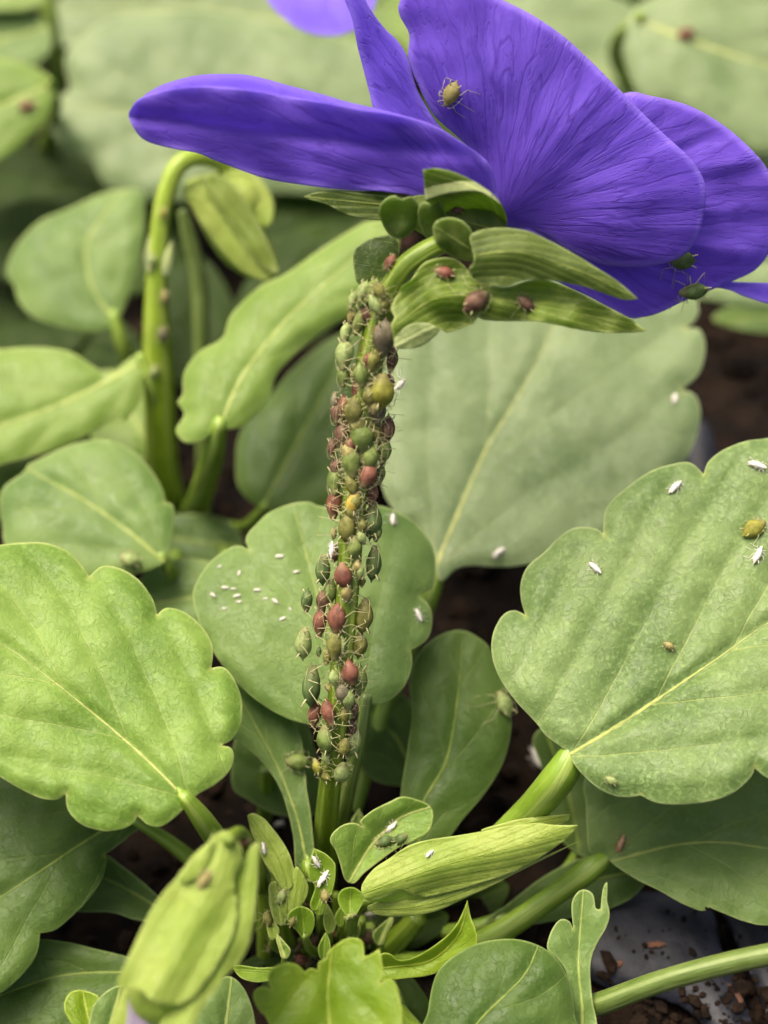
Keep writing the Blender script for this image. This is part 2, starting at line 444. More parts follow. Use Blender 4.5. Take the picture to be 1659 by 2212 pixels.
base0, dep0 = ground_point(700, 1890)
plant = empty('viola_plant', base0, 'viola plant with one purple flower on a stem crowded with aphids', 'plant')
base1, _ = ground_point(370, 1090)
plant2 = empty('viola_plant', base1, 'viola plant with a drooping green bud on a bright stem, behind the flowering plant', 'plant')
base2, _ = ground_point(560, 200)
plant3 = empty('viola_plant', base2, 'out-of-focus viola plant with a pale violet petal above its broad grey-green leaf', 'plant')
base3, _ = ground_point(1560, 420)
plant4 = empty('viola_plant', base3, 'out-of-focus viola plant with overlapping pale leaves behind the purple flower', 'plant')
base4, _ = ground_point(20, 420)
plant5 = empty('viola_plant', base4, 'out-of-focus viola plant with yellow-green leaves and a thin olive stem at the back', 'plant')

def leaf(outline, mid, mat, parent, d, c, gx=0, gy=-2.0, label=None, petiole=None, pmat='petiole', grid=13, th=.28, name='leaf', **kw):
    kw['sp'] = kw.get('sp', 3.2)*2.1; kw['k'] = kw.get('k', 1.9)
    o = sheet(name, outline, leaf_depth(d, c, gx, gy, seed=len(BVHS)*.37+1, **kw), M[mat], parent, mid, th=th, grid=grid, sp=kw['sp'], lk=kw['k'])
    if label: o['label'] = label
    if petiole:
        a, b = np.array(petiole[0], float), np.array(petiole[1], float)
        u = (a-b)[:2]; u = u/np.hypot(*u)*a[3]*1.7
        rm_ = a[3]*a[2]/FPX; sl = gy*u[1]/100+gx*u[0]/100
        petiole = [(a[0]+u[0], a[1]+u[1], a[2]+sl+rm_*1.2, a[3]*.2), (a[0]+u[0]*.45, a[1]+u[1]*.45, a[2]+sl*.45+rm_*1.25, a[3]*.6), (a[0], a[1], a[2]+rm_*1.15, a[3]*.85)]+petiole[1:]
    if petiole: tube('petiole', petiole, M[pmat], o, ridge=.06, nr=3)
    return o

# --- the two large leaves in focus
L1 = leaf([(410, 1733), (385, 1760), (350, 1785), (320, 1782), (297, 1762, 1), (290, 1778), (260, 1792), (220, 1795), (175, 1780), (147, 1750), (142, 1715, 1), (125, 1727), (90, 1725), (45, 1705), (0, 1678),
      (-80, 1630), (-200, 1560), (-300, 1450), (-280, 1330), (-180, 1240), (-80, 1195), (0, 1177), (50, 1172), (100, 1173), (150, 1193), (180, 1225), (193, 1245, 1), (220, 1223), (260, 1228), (300, 1253), (330, 1294), (340, 1328, 1),
      (360, 1313), (400, 1323), (440, 1358), (460, 1398), (457, 1443, 1), (482, 1441), (505, 1465), (522, 1510), (522, 1560), (505, 1595), (480, 1610, 1), (500, 1616), (505, 1638), (495, 1667), (465, 1695), (430, 1715)],
     [(410, 1733), (300, 1625), (200, 1540), (100, 1460), (0, 1390), (-200, 1300)], 'leaf_fresh', plant, 146, (250, 1500), gx=.4, gy=-1.9, fold=-.06, curl=.5, sp=3.6, veins=.52,
     petiole=[(404, 1728, 141.6, 20), (440, 1775, 144.5, 24), (480, 1830, 149, 25), (560, 1930, 158, 24), (640, 1985, 166, 22)])
R1 = leaf([(1229, 1627), (1180, 1590), (1158, 1562), (1110, 1510), (1078, 1462), (1062, 1413), (1065, 1368), (1085, 1330), (1110, 1318), (1134, 1328, 1), (1125, 1293), (1125, 1258), (1140, 1223), (1175, 1193), (1210, 1158), (1245, 1139), (1285, 1141), (1303, 1153, 1),
      (1305, 1113), (1320, 1083), (1360, 1048), (1405, 1018), (1450, 1003), (1490, 999), (1520, 1024, 1), (1530, 998), (1560, 973), (1610, 953), (1660, 946), (1740, 930), (1830, 960), (1900, 1050), (1960, 1180), (1960, 1330), (1900, 1480), (1800, 1600), (1720, 1680),
      (1664, 1683), (1630, 1660, 1), (1620, 1682), (1580, 1715), (1530, 1732), (1470, 1738), (1420, 1735), (1383, 1718, 1), (1365, 1722), (1330, 1720), (1295, 1705), (1260, 1675), (1237, 1647)],
     [(1229, 1630), (1330, 1570), (1450, 1490), (1560, 1415), (1660, 1345), (1850, 1230)], 'leaf_grey', plant, 149, (1400, 1400), gx=-.4, gy=-1.7, fold=.05, curl=.5, sp=4.0, veins=.55,
     petiole=[(1240, 1615, 146.0, 30), (1205, 1680, 147.5, 37), (1130, 1765, 152, 34), (1010, 1870, 158, 30), (860, 1960, 164, 28), (760, 1990, 166, 24)])
R2 = leaf([(1292, 1848), (1272, 1838), (1267, 1785), (1265, 1735), (1262, 1685), (1300, 1620), (1450, 1560), (1650, 1560), (1800, 1620), (1900, 1750), (1880, 1900), (1780, 1990), (1659, 1999), (1610, 1991), (1570, 1976), (1532, 1960, 1), (1515, 1968), (1470, 1950), (1420, 1922), (1375, 1900), (1330, 1871), (1308, 1852)],
     [(1305, 1866), (1395, 1840), (1480, 1822), (1570, 1820), (1655, 1832), (1800, 1850)], 'leaf_mid', plant, 154.5, (1480, 1850), gx=-.3, gy=-1.8, fold=.12, curl=.4, sp=3.6,
     petiole=[(1310, 1850, 155, 20), (1270, 1880, 155.5, 26), (1180, 1945, 156, 24), (1050, 2030, 156.5, 26), (900, 2080, 158, 24), (760, 2030, 164, 20)])
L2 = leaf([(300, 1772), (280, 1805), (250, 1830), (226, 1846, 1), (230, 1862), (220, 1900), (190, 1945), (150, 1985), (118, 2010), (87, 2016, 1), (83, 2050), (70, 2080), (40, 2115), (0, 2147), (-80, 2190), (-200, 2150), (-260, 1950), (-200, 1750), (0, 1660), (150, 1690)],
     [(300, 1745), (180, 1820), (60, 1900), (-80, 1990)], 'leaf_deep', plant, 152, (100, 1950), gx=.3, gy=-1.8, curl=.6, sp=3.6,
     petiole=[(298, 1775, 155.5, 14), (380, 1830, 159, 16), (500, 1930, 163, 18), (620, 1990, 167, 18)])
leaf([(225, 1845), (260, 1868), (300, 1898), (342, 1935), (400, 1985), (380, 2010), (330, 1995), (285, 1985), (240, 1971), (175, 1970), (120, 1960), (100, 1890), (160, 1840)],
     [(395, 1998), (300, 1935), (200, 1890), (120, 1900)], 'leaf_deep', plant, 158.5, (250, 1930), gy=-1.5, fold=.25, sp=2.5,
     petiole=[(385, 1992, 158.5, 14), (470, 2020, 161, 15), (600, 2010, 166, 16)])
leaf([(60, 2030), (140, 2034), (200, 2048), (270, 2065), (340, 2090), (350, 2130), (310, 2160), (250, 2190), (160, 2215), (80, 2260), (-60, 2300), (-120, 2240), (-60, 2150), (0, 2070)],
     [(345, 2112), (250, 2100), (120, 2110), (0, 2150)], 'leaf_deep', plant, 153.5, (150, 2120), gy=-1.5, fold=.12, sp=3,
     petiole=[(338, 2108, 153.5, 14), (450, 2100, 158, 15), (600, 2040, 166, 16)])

# --- leaves just behind the flowering stem
C1 = leaf([(785, 1530), (795, 1521, 1), (830, 1519), (870, 1488), (890, 1440), (888, 1405, 1), (922, 1382), (934, 1344), (928, 1310), (905, 1287, 1), (934, 1268), (941, 1225), (933, 1178), (905, 1138), (870, 1112), (820, 1092), (760, 1094), (695, 1094), (665, 1084), (625, 1089), (580, 1108), (552, 1134), (534, 1155), (531, 1170), (537, 1187, 1),
      (520, 1179), (499, 1182), (470, 1200), (443, 1227), (421, 1265), (416, 1290), (426, 1330), (445, 1380), (490, 1450), (550, 1510), (620, 1552), (690, 1568), (745, 1560)],
     [(780, 1545), (735, 1430), (690, 1300), (655, 1170)], 'leaf_mid', plant, 157, (680, 1320), gx=0, gy=-1.7, curl=.5, fold=-.04, sp=3.3,
     petiole=[(790, 1515, 153.5, 14), (775, 1600, 155, 16), (748, 1720, 158, 17), (725, 1850, 164, 18)], pmat='stem_grey', label='grey-green round leaf dotted with white specks')
B5 = leaf([(950, 1256), (937, 1199), (905, 1139), (870, 1124), (845, 1094), (829, 1064), (815, 1000), (815, 900), (830, 800), (850, 740), (900, 680), (1000, 600), (1150, 560), (1350, 560), (1480, 610), (1509, 664), (1500, 694), (1480, 710, 1), (1510, 711), (1523, 739), (1520, 779), (1505, 814), (1472, 842, 1), (1500, 852), (1513, 884), (1510, 924), (1495, 969), (1480, 996), (1420, 1080), (1300, 1180), (1140, 1219), (1080, 1225), (1020, 1222), (985, 1230)],
     [(940, 1225), (1004, 1074), (1054, 964), (1109, 874), (1159, 784), (1230, 640)], 'leaf_pale', plant, 173, (1180, 950), gx=.2, gy=-2.2, fold=.05, curl=.6, sp=5.0, veins=.34,
     petiole=[(948, 1225, 167.5, 20), (925, 1290, 168, 22), (880, 1400, 169, 22), (820, 1560, 169, 20), (760, 1750, 168, 20)], label='broad pale leaf with a straight yellow midrib')
leaf([(912, 1850), (870, 1800), (865, 1720), (880, 1620), (890, 1540), (885, 1470), (905, 1410), (950, 1372), (1000, 1362), (1050, 1390), (1068, 1430), (1092, 1480), (1105, 1560), (1090, 1640), (1050, 1710), (1000, 1770), (950, 1835)],
     [(905, 1830), (912, 1740), (965, 1640), (990, 1500), (1000, 1370)], 'leaf_deep', plant, 158.5, (980, 1620), gx=.2, gy=-1.2, fold=-.08, curl=.4, sp=3.5, label='spoon-shaped grey-green leaf with a thin yellow midrib',
     petiole=[(908, 1825, 156.2, 22), (860, 1880, 158, 24), (780, 1960, 164, 22)])
leaf([(670, 1905), (640, 1890), (632, 1800), (605, 1705), (560, 1640), (512, 1600), (480, 1540), (470, 1480), (520, 1475), (570, 1490), (622, 1540), (650, 1592), (657, 1640), (662, 1700), (672, 1760), (680, 1840), (690, 1895)],
     [(668, 1900), (645, 1780), (610, 1680), (570, 1600), (520, 1510)], 'leaf_mid', plant, 155.5, (600, 1700), gx=-.5, gy=-1.0, fold=-.15, sp=3.0, grid=10,
     petiole=[(667, 1880, 152.8, 22), (672, 1930, 158, 22), (685, 1980, 166, 20)])
# dark leaves low down between the petioles
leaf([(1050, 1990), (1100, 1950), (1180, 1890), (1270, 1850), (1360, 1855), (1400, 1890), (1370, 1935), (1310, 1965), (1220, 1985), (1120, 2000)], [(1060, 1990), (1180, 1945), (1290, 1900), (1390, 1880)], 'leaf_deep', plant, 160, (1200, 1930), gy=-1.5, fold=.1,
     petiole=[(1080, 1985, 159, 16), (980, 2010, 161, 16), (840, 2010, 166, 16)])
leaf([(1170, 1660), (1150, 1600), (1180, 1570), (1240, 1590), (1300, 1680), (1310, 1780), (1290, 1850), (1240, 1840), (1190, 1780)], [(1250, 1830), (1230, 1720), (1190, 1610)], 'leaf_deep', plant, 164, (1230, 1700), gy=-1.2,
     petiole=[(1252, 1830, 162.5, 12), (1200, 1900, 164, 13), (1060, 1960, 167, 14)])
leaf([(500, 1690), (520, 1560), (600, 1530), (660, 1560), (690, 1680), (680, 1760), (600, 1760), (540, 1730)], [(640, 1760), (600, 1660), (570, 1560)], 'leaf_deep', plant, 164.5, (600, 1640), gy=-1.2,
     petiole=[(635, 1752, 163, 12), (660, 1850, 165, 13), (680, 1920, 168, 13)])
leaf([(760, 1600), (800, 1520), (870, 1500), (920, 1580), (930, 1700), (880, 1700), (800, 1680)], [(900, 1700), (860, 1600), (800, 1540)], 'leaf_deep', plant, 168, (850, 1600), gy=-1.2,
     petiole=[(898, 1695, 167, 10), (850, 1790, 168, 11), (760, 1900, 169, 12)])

# --- young growth round the crown
leaf([(745, 1900), (733, 1861), (724, 1836), (713, 1818), (718, 1800), (740, 1782), (765, 1777), (783, 1785, 1), (778, 1773), (805, 1750), (841, 1732), (866, 1721), (891, 1724), (927, 1739), (936, 1764), (926, 1796), (898, 1814), (859, 1832), (823, 1858), (787, 1886), (765, 1908)],
     [(755, 1905), (800, 1830), (860, 1770), (925, 1745)], 'leaf_fresh', plant, 151, (820, 1810), gy=-.6, gx=.4, fold=.45, sp=1.6, grid=9, name='stipule')
leaf([(760, 1985), (738, 1965), (729, 1940), (738, 1922), (760, 1916), (780, 1926), (786, 1942), (778, 1962)], [(757, 1985), (757, 1920)], 'leaf_tiny', plant, 147.5, (757, 1940), gy=-.5, fold=0, curl=-.7, sp=1, grid=7, name='young_leaf',
     petiole=[(757, 1972, 146.8, 11), (755, 2010, 152, 12), (745, 2040, 165, 12)])
leaf([(658, 2032), (640, 2010), (624, 1994), (620, 1978), (632, 1964), (651, 1957), (675, 1969), (680, 1995), (671, 2020)], [(660, 2030), (652, 1960)], 'leaf_tiny', plant, 145.5, (650, 1990), gy=.4, fold=.3, sp=1, grid=7, name='young_leaf',
     petiole=[(659, 2022, 145.6, 8), (668, 2050, 152, 10), (690, 2060, 164, 12)])
leaf([(680, 1969), (669, 1953), (680, 1917), (666, 1893), (669, 1858), (678, 1832, 1), (702, 1843), (723, 1864), (725, 1888), (719, 1924), (706, 1946)], [(685, 1965), (700, 1900), (680, 1835)], 'leaf_tiny', plant, 148, (700, 1900), gy=-.4, fold=.5, sp=1, grid=8, name='stipule')
leaf([(700, 2110), (722, 2090), (790, 2085), (823, 2060), (843, 2060), (862, 2073), (898, 2066), (949, 2034), (985, 1998), (1010, 1944, 1), (1017, 1980), (1028, 2009), (1030, 2038), (1003, 2070), (970, 2088), (930, 2106), (880, 2113), (800, 2120)],
     [(720, 2105), (840, 2090), (930, 2075), (990, 2020), (1010, 1950)], 'leaf_lime', plant, 148.5, (900, 2060), gy=.6, fold=.55, sp=1.6, grid=9, label='folded boat-shaped lime leaf with a curled pale rim', name='young_leaf')
leaf([(547, 2156), (551, 2140), (568, 2131), (586, 2138, 1), (579, 2117), (582, 2100), (599, 2085), (624, 2079), (645, 2085), (658, 2099, 1), (672, 2091), (687, 2096, 1), (688, 2078), (704, 2070), (708, 2056), (728, 2039), (747, 2028), (770, 2026), (784, 2036), (787, 2065, 1), (798, 2063), (820, 2049, 1), (824, 2070), (827, 2098), (820, 2124, 1), (842, 2114), (856, 2128), (866, 2168), (868, 2212), (850, 2290), (720, 2330), (600, 2290), (580, 2208), (560, 2182)],
     [(710, 2320), (712, 2230), (708, 2150), (712, 2100)], 'leaf_lime', plant, 137, (700, 2160), gy=-1.4, fold=.22, curl=-.35, sp=2.4, k=-1.2, grid=10, label='bright lime young leaf with scalloped curled-up edges', name='young_leaf',
     petiole=[(711, 2290, 135.5, 16), (722, 2260, 144, 18), (735, 2150, 158, 20), (740, 2060, 166, 20)])
leaf([(1235, 2290), (920, 2290), (925, 2180), (945, 2100), (995, 2055), (1055, 2032), (1125, 2030), (1190, 2058), (1228, 2115), (1242, 2190)],
     [(960, 2300), (1040, 2200), (1130, 2110), (1160, 2050)], 'leaf_deep', plant, 143, (1080, 2150), gy=-1.5, curl=.8, fold=-.05, sp=3.0, label='smooth rounded green leaf with a faint midrib',
     petiole=[(955, 2280, 141.6, 16), (930, 2260, 147, 17), (850, 2170, 158, 18), (780, 2080, 167, 18)])
leaf([(1182, 2050), (1190, 2012), (1210, 1986), (1230, 1990), (1238, 2006, 1), (1235, 1950), (1255, 1922), (1280, 1930), (1287, 1962), (1297, 1963, 1), (1302, 1920), (1312, 1906), (1312, 1945), (1317, 1975), (1310, 2002), (1285, 2048), (1275, 2090), (1280, 2160), (1290, 2212), (1295, 2300), (1215, 2310), (1232, 2200), (1226, 2112), (1205, 2072)],
     [(1255, 2300), (1258, 2180), (1250, 2080), (1260, 1930)], 'leaf_mid', plant, 146, (1250, 2080), gy=-1.0, fold=.2, sp=2, grid=9, name='stipule', label='lobed green stipule with finger-like tips')
leaf([(192, 2240), (160, 2218), (140, 2185), (140, 2162), (150, 2145), (168, 2138), (192, 2142), (214, 2154), (205, 2185), (215, 2240)], [(200, 2240), (180, 2145)], 'leaf_lime', plant, 146, (180, 2190), gy=-1, fold=.2, sp=1.4, grid=9, name='young_leaf')
leaf([(190, 2260), (196, 2190), (210, 2160), (236, 2137), (262, 2128), (285, 2140), (270, 2200), (255, 2260)], [(225, 2260), (262, 2130)], 'leaf_mid', plant, 143, (230, 2190), gy=-1, fold=.1, sp=1.4, grid=9, name='young_leaf')
leaf([(400, 2260), (420, 2180), (470, 2120), (500, 2110), (530, 2140), (550, 2200), (550, 2280), (450, 2300)], [(480, 2280), (500, 2120)], 'leaf_mid', plant, 143, (480, 2200), gy=-1, fold=.1, sp=1.8, grid=10, name='young_leaf')
leaf([(505, 2085), (560, 2090), (600, 2090), (610, 2110), (560, 2122), (520, 2112)], [(510, 2095), (605, 2100)], 'leaf_tiny', plant, 147, (560, 2100), gy=-1, fold=.5, sp=1, grid=7, name='stipule')
leaf([(768, 1800), (757, 1780), (768, 1755), (777, 1745, 1), (785, 1765), (790, 1790)], [(775, 1800), (777, 1748)], 'leaf_mid', plant, 158, (772, 1775), gy=-.5, fold=.4, sp=1, grid=7, name='stipule')
# undergrowth right under the crown, shade put into its dark leaf colour
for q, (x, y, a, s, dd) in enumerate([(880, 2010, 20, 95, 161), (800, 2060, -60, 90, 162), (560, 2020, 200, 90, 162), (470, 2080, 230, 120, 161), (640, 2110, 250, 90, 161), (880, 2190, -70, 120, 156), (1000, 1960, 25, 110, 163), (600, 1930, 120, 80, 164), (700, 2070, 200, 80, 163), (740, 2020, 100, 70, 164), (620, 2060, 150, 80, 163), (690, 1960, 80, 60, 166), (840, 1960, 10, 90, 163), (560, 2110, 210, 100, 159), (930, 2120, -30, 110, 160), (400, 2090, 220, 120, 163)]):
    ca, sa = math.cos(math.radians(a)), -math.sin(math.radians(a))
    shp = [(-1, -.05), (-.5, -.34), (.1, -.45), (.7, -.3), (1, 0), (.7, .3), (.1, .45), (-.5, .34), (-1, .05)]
    leaf([(x+s*(ca*u-sa*v), y+s*(sa*u+ca*v)) for u, v in shp], [(x-s*ca, y-s*sa), (x, y), (x+s*ca, y+s*sa)], 'leaf_shaded', plant, dd, (x, y), gy=-1.4, fold=.15, sp=2.4, grid=12, name='young_leaf')
cr = random.Random(12)
for x, y, h, w, lean, dd in [(600, 1925, 60, 15, -10, 153), (640, 1900, 55, 13, 8, 154), (690, 1945, 62, 15, 6, 150), (712, 1985, 58, 14, -6, 151), (735, 1975, 52, 12, 10, 153), (590, 2000, 56, 14, -14, 151), (615, 2045, 50, 13, -18, 149), (700, 2045, 54, 14, 4, 149), (762, 2020, 48, 13, 14, 152), (650, 1965, 46, 12, -4, 152), (740, 2048, 42, 13, 16, 150), (560, 1960, 70, 14, -8, 156), (820, 2010, 60, 15, 30, 155)]:
    pts = [(x-w*.5, y+h*.5), (x-w, y+h*.1), (x-w*.6+lean*.6, y-h*.3), (x+lean, y-h*.6, 1), (x+w*.7+lean*.6, y-h*.25), (x+w, y+h*.15), (x+w*.5, y+h*.5)]
    leaf(pts, [(x, y+h*.5), (x+lean*.4, y), (x+lean, y-h*.6)], cr.choice(('leaf_tiny', 'leaf_fresh', 'leaf_tiny', 'sepal_light')), plant, dd, (x, y), gy=-.6, gx=cr.uniform(-.5, .5), fold=cr.uniform(.3, .7), sp=1, grid=7, name='stipule', th=.2,
         petiole=[(x, y+h*.42, dd+.4, w*.5), (x, y+h*.8, dd+3, w*.55), (x+(690-x)*.3, y+h*1.1, dd+10, w*.55)])
# short upright stalks of the crown
for x0, y0, x1, y1, d0, r in [(565, 1905, 572, 2060, 154, 19), (575, 1660, 568, 1780, 163, 17), (748, 1960, 742, 2060, 156, 15), (780, 1985, 764, 2060, 156, 13), (905, 1980, 800, 2085, 157, 26), (700, 1990, 705, 2070, 158, 14), (600, 2010, 640, 2080, 158, 13), (725, 1930, 724, 2050, 157, 11), (650, 2030, 665, 2085, 157, 10), (800, 2000, 775, 2070, 158, 14)]:
    tube('stalk', [(x0, y0, d0, r*.8), ((x0+x1)/2+3, (y0+y1)/2, d0+2, r), (x1, y1, d0+6, r)], M['stem'], plant, ridge=.05)
tube('petiole', [(1800, 2030, 139, 24), (1700, 2053, 140, 24), (1560, 2083, 142, 24), (1420, 2122, 144, 24), (1260, 2178, 147, 25), (1100, 2200, 152, 24), (900, 2150, 160, 22), (780, 2060, 167, 20)], M['stem_grey'], plant, ridge=.07, nr=3)

# --- flowering stem, its hook and the flower
STEM = [(700, 1930, 167, 27), (703, 1850, 160, 27), (708, 1760, 154, 25), (716, 1680, 150.5, 24), (724, 1600, 148.8, 24), (734, 1500, 147.5, 24), (742, 1400, 147, 24), (750, 1300, 146.5, 25), (757, 1200, 146, 26), (764, 1100, 145.6, 27), (775, 1000, 145.2, 28), (786, 900, 144.6, 29), (796, 810, 144, 29), (808, 740, 143.4, 28), (824, 680, 142.6, 26), (843, 628, 141.8, 24), (872, 580, 141, 23), (912, 548, 140.6, 22), (960, 524, 140.8, 22), (1010, 506, 141.6, 24)]
stem_o = tube('flower_stem', STEM, M['stem'], plant, sides=16, ridge=.07, nr=5, step=7)
stem_bvh = BVHTree.FromPolygons([Vector(v) for v in BVHS[-1][0]], BVHS[-1][1])

def pillow_depth(d, c, gx=0, gy=0, wob=.15, seed=1):
    return lambda x, y, e, mu, mv: d+gx*(x-c[0])/100+gy*(y-c[1])/100+wob*vnoise(np.stack([x, y], 1), .02, seed)
flower = sheet('flower', [(880, 430), (960, 420), (1060, 430), (1095, 470), (1080, 520), (1020, 540), (950, 520), (890, 490)], pillow_depth(142.6, (1000, 470)), M['sepal'], plant, [(1080, 500), (880, 440)], pillow=1.6, grid=12)
flower['label'] = 'purple open flower seen from behind, with green sepals'
PB = (1085, 470)
def petal_depth(d, c, gx, gy, amp=.06, fn=None, wob=.7, seed=1):
    def f(x, y, e, mu, mv):
        an = np.arctan2(y-PB[1], x-PB[0]); rd = np.hypot(x-PB[0], y-PB[1])/25
        D = d+gx*(x-c[0])/100+gy*(y-c[1])/100
        D = D+amp*np.sin(an*31+seed+2*vnoise(np.stack([x, y], 1), .008, seed))*smoothstep(1, 7, rd)
        D = D+amp*.5*np.sin(an*67+seed*2)*smoothstep(2, 9, rd)*smoothstep(0, 1.5, e)
        D = D+wob*vnoise(np.stack([x, y], 1), .007, seed)
        if fn is not None: D = D+fn(x, y, e, rd)
        return D
    return f
ridge = np.array([(270, 250), (300, 215), (340, 199), (380, 191), (430, 187), (500, 190), (600, 205), (700, 222), (820, 243), (930, 268), (1060, 350)], float)
def fold_left(x, y, e, rd):
    yr = np.interp(x, ridge[:, 0], ridge[:, 1])
    above = np.clip(yr-y, 0, 80)/25; below = np.clip(y-yr, 0, 250)/25
    return 6.0*above+.05*(below-3.5)**2-.5
sheet('petal', [(278, 249), (285, 232), (300, 214), (340, 199), (380, 191), (430, 187), (500, 190), (600, 205), (700, 222), (820, 243), (880, 254), (930, 268), (980, 296), (1030, 330), (1060, 360), (1074, 415), (1085, 480), (1010, 470), (920, 430), (830, 414), (750, 411), (650, 399), (575, 386), (500, 360), (460, 345), (425, 331), (350, 316), (310, 301), (288, 275)],
      petal_depth(140.6, (700, 310), -.25, 2.2, fn=lambda x, y, e, rd: .22*np.sin(rd*.55+(y-300)/30)+.5*np.exp(-((y-(300+(x-700)*.12))/16)**2)*smoothstep(3, 10, rd)+.25*np.sin(x/23)*np.exp(-e/.7), seed=2), M['petal'], flower, [(1085, 470), (280, 250)], th=.13, grid=11, base=PB)['label'] = 'long purple petal folded over along its top edge'
sheet('petal_fold', [(312, 208), (325, 197), (360, 180), (425, 163), (500, 160), (550, 165), (625, 185), (700, 205), (750, 220), (820, 236), (880, 252), (930, 268), (900, 272), (820, 256), (700, 234), (600, 216), (500, 202), (430, 199), (380, 203), (340, 211)], lambda x, y, e, mu, mv: 140.2-.25*(x-700)/100-11*(y-np.interp(x, ridge[:, 0], ridge[:, 1])-8)/100+.4*vnoise(np.stack([x, y], 1), .01, 3), M['petal_bright'], flower, [(930, 270), (600, 190), (315, 205)], th=.13, grid=8, base=PB)
sheet('petal', [(745, 0), (760, 40), (772, 100), (785, 150), (798, 200), (810, 240), (860, 320), (980, 400), (1085, 480), (1040, 380), (985, 310), (944, 265), (904, 200), (880, 125), (860, 90), (830, 60), (800, 20), (775, -25), (740, -30)],
      petal_depth(149, (850, 180), .2, .6, fn=lambda x, y, e, rd: .15*rd*0, seed=5), M['petal_bright'], flower, [(1085, 470), (750, -20)], th=.13, grid=11, base=PB)['label'] = 'narrow upright purple petal'
def bulge_big(x, y, e, rd):
    return -1.7*np.sqrt(np.clip(e/6, 0, 1))+1.2
sheet('petal', [(862, 8), (864, 35), (884, 75), (882, 125), (904, 185), (939, 250), (994, 300), (1030, 340), (1052, 400), (1068, 470), (1109, 492), (1179, 512), (1229, 541), (1304, 572), (1404, 575), (1469, 556), (1504, 520), (1519, 470), (1525, 415), (1514, 375), (1484, 335), (1429, 285), (1379, 235), (1329, 185), (1279, 135), (1219, 80), (1154, 35), (1089, 2), (1020, -30), (940, -45), (885, -30)],
      petal_depth(145.6, (1150, 300), -.3, 1.3, fn=bulge_big, seed=9), M['petal'], flower, [(1085, 470), (900, 0)], th=.13, grid=13, base=PB)['label'] = 'largest broad purple petal'
sheet('petal', [(1349, 202), (1404, 207), (1479, 225), (1539, 255), (1599, 300), (1654, 360), (1682, 425), (1678, 500), (1659, 550), (1629, 585), (1574, 611), (1479, 650), (1424, 676), (1384, 686), (1354, 685), (1279, 645), (1199, 605), (1110, 540), (1085, 480), (1130, 400), (1250, 260)],
      petal_depth(150, (1400, 430), .5, 1.2, amp=.16, fn=bulge_big, seed=13), M['petal'], flower, [(1085, 470), (1680, 450)], th=.13, grid=13, base=PB)['label'] = 'purple petal half hidden behind the largest one'
sheet('petal', [(1300, 580), (1480, 600), (1574, 608), (1659, 611), (1740, 612), (1765, 640), (1720, 664), (1659, 656), (1609, 641), (1550, 622), (1400, 620)],
      petal_depth(154.5, (1500, 610), .7, 0, seed=17), M['petal_bright'], flower, [(1300, 590), (1740, 640)], th=.13, grid=11, base=(1300, 590))['label'] = 'tip of the lowest purple petal'

def sepal_sheet(*a, **k):
    return sheet(*a, sp=8.0, lk=13.0, **k)
def sep_depth(d, c, gx=0, gy=0, fold=.3, seed=1, fn=None, wob=.25):
    def f(x, y, e, mu, mv):
        D = d+gx*(x-c[0])/100+gy*(y-c[1])/100+fold*np.minimum(np.abs(mv), 2)**1.3+wob*vnoise(np.stack([x, y], 1), .018, seed)+.05*np.sin(mv*11)
        return D+(fn(x, y, e) if fn else 0)
    return f
sepal_sheet('sepal', [(656, 425, 1), (680, 416), (725, 412), (789, 418), (847, 424), (900, 432), (915, 455), (880, 478), (821, 476), (776, 470), (741, 460), (709, 443), (674, 433)], sep_depth(143.0, (780, 440), .5, .4, seed=2, fold=-.1), M['sepal'], flower, [(905, 450), (656, 425)], th=.35, grid=9)
def upturn(x, y, e):
    yl = np.interp(x, [913, 919, 951, 987, 1027, 1060, 1095], [432, 431, 421, 414, 413, 420, 440])
    return np.where(y > yl, .16*(y-yl)/2.2, -.02*(yl-y))
sepal_sheet('sepal', [(913, 367, 1), (939, 363), (975, 370), (1019, 389), (1059, 415), (1083, 440), (1094, 468), (1093, 492), (1060, 505), (1010, 498), (955, 478), (935, 448), (919, 433, 1)], sep_depth(138.3, (1000, 430), .6, .2, fold=0, seed=3, fn=upturn, wob=.1), M['sepal'], flower, [(1080, 490), (1050, 420), (913, 370)], th=.35, grid=8)['label'] = 'upturned sepal with a pale folded tip'
sepal_sheet('sepal', [(1015, 510), (1043, 496), (1091, 492), (1143, 500), (1195, 524), (1243, 550), (1291, 580), (1335, 608), (1379, 646, 1), (1350, 648), (1315, 638), (1263, 620), (1203, 608), (1155, 604), (1123, 608), (1091, 619), (1051, 613), (1023, 602), (1012, 584), (1023, 564), (1019, 535)], sep_depth(137.6, (1180, 560), .35, .3, seed=4), M['sepal'], flower, [(1010, 555), (1120, 545), (1250, 585), (1379, 646)], th=.4, grid=9)
au = sheet('auricle', [(935, 492), (947, 475), (975, 470), (1003, 480), (1022, 504), (1039, 540), (1035, 562), (1003, 563), (971, 551), (943, 528)], pillow_depth(138.2, (985, 515), .3, 2.2, wob=1.0), M['sepal'], flower, [(1035, 550), (940, 490)], pillow=.25, grid=9)
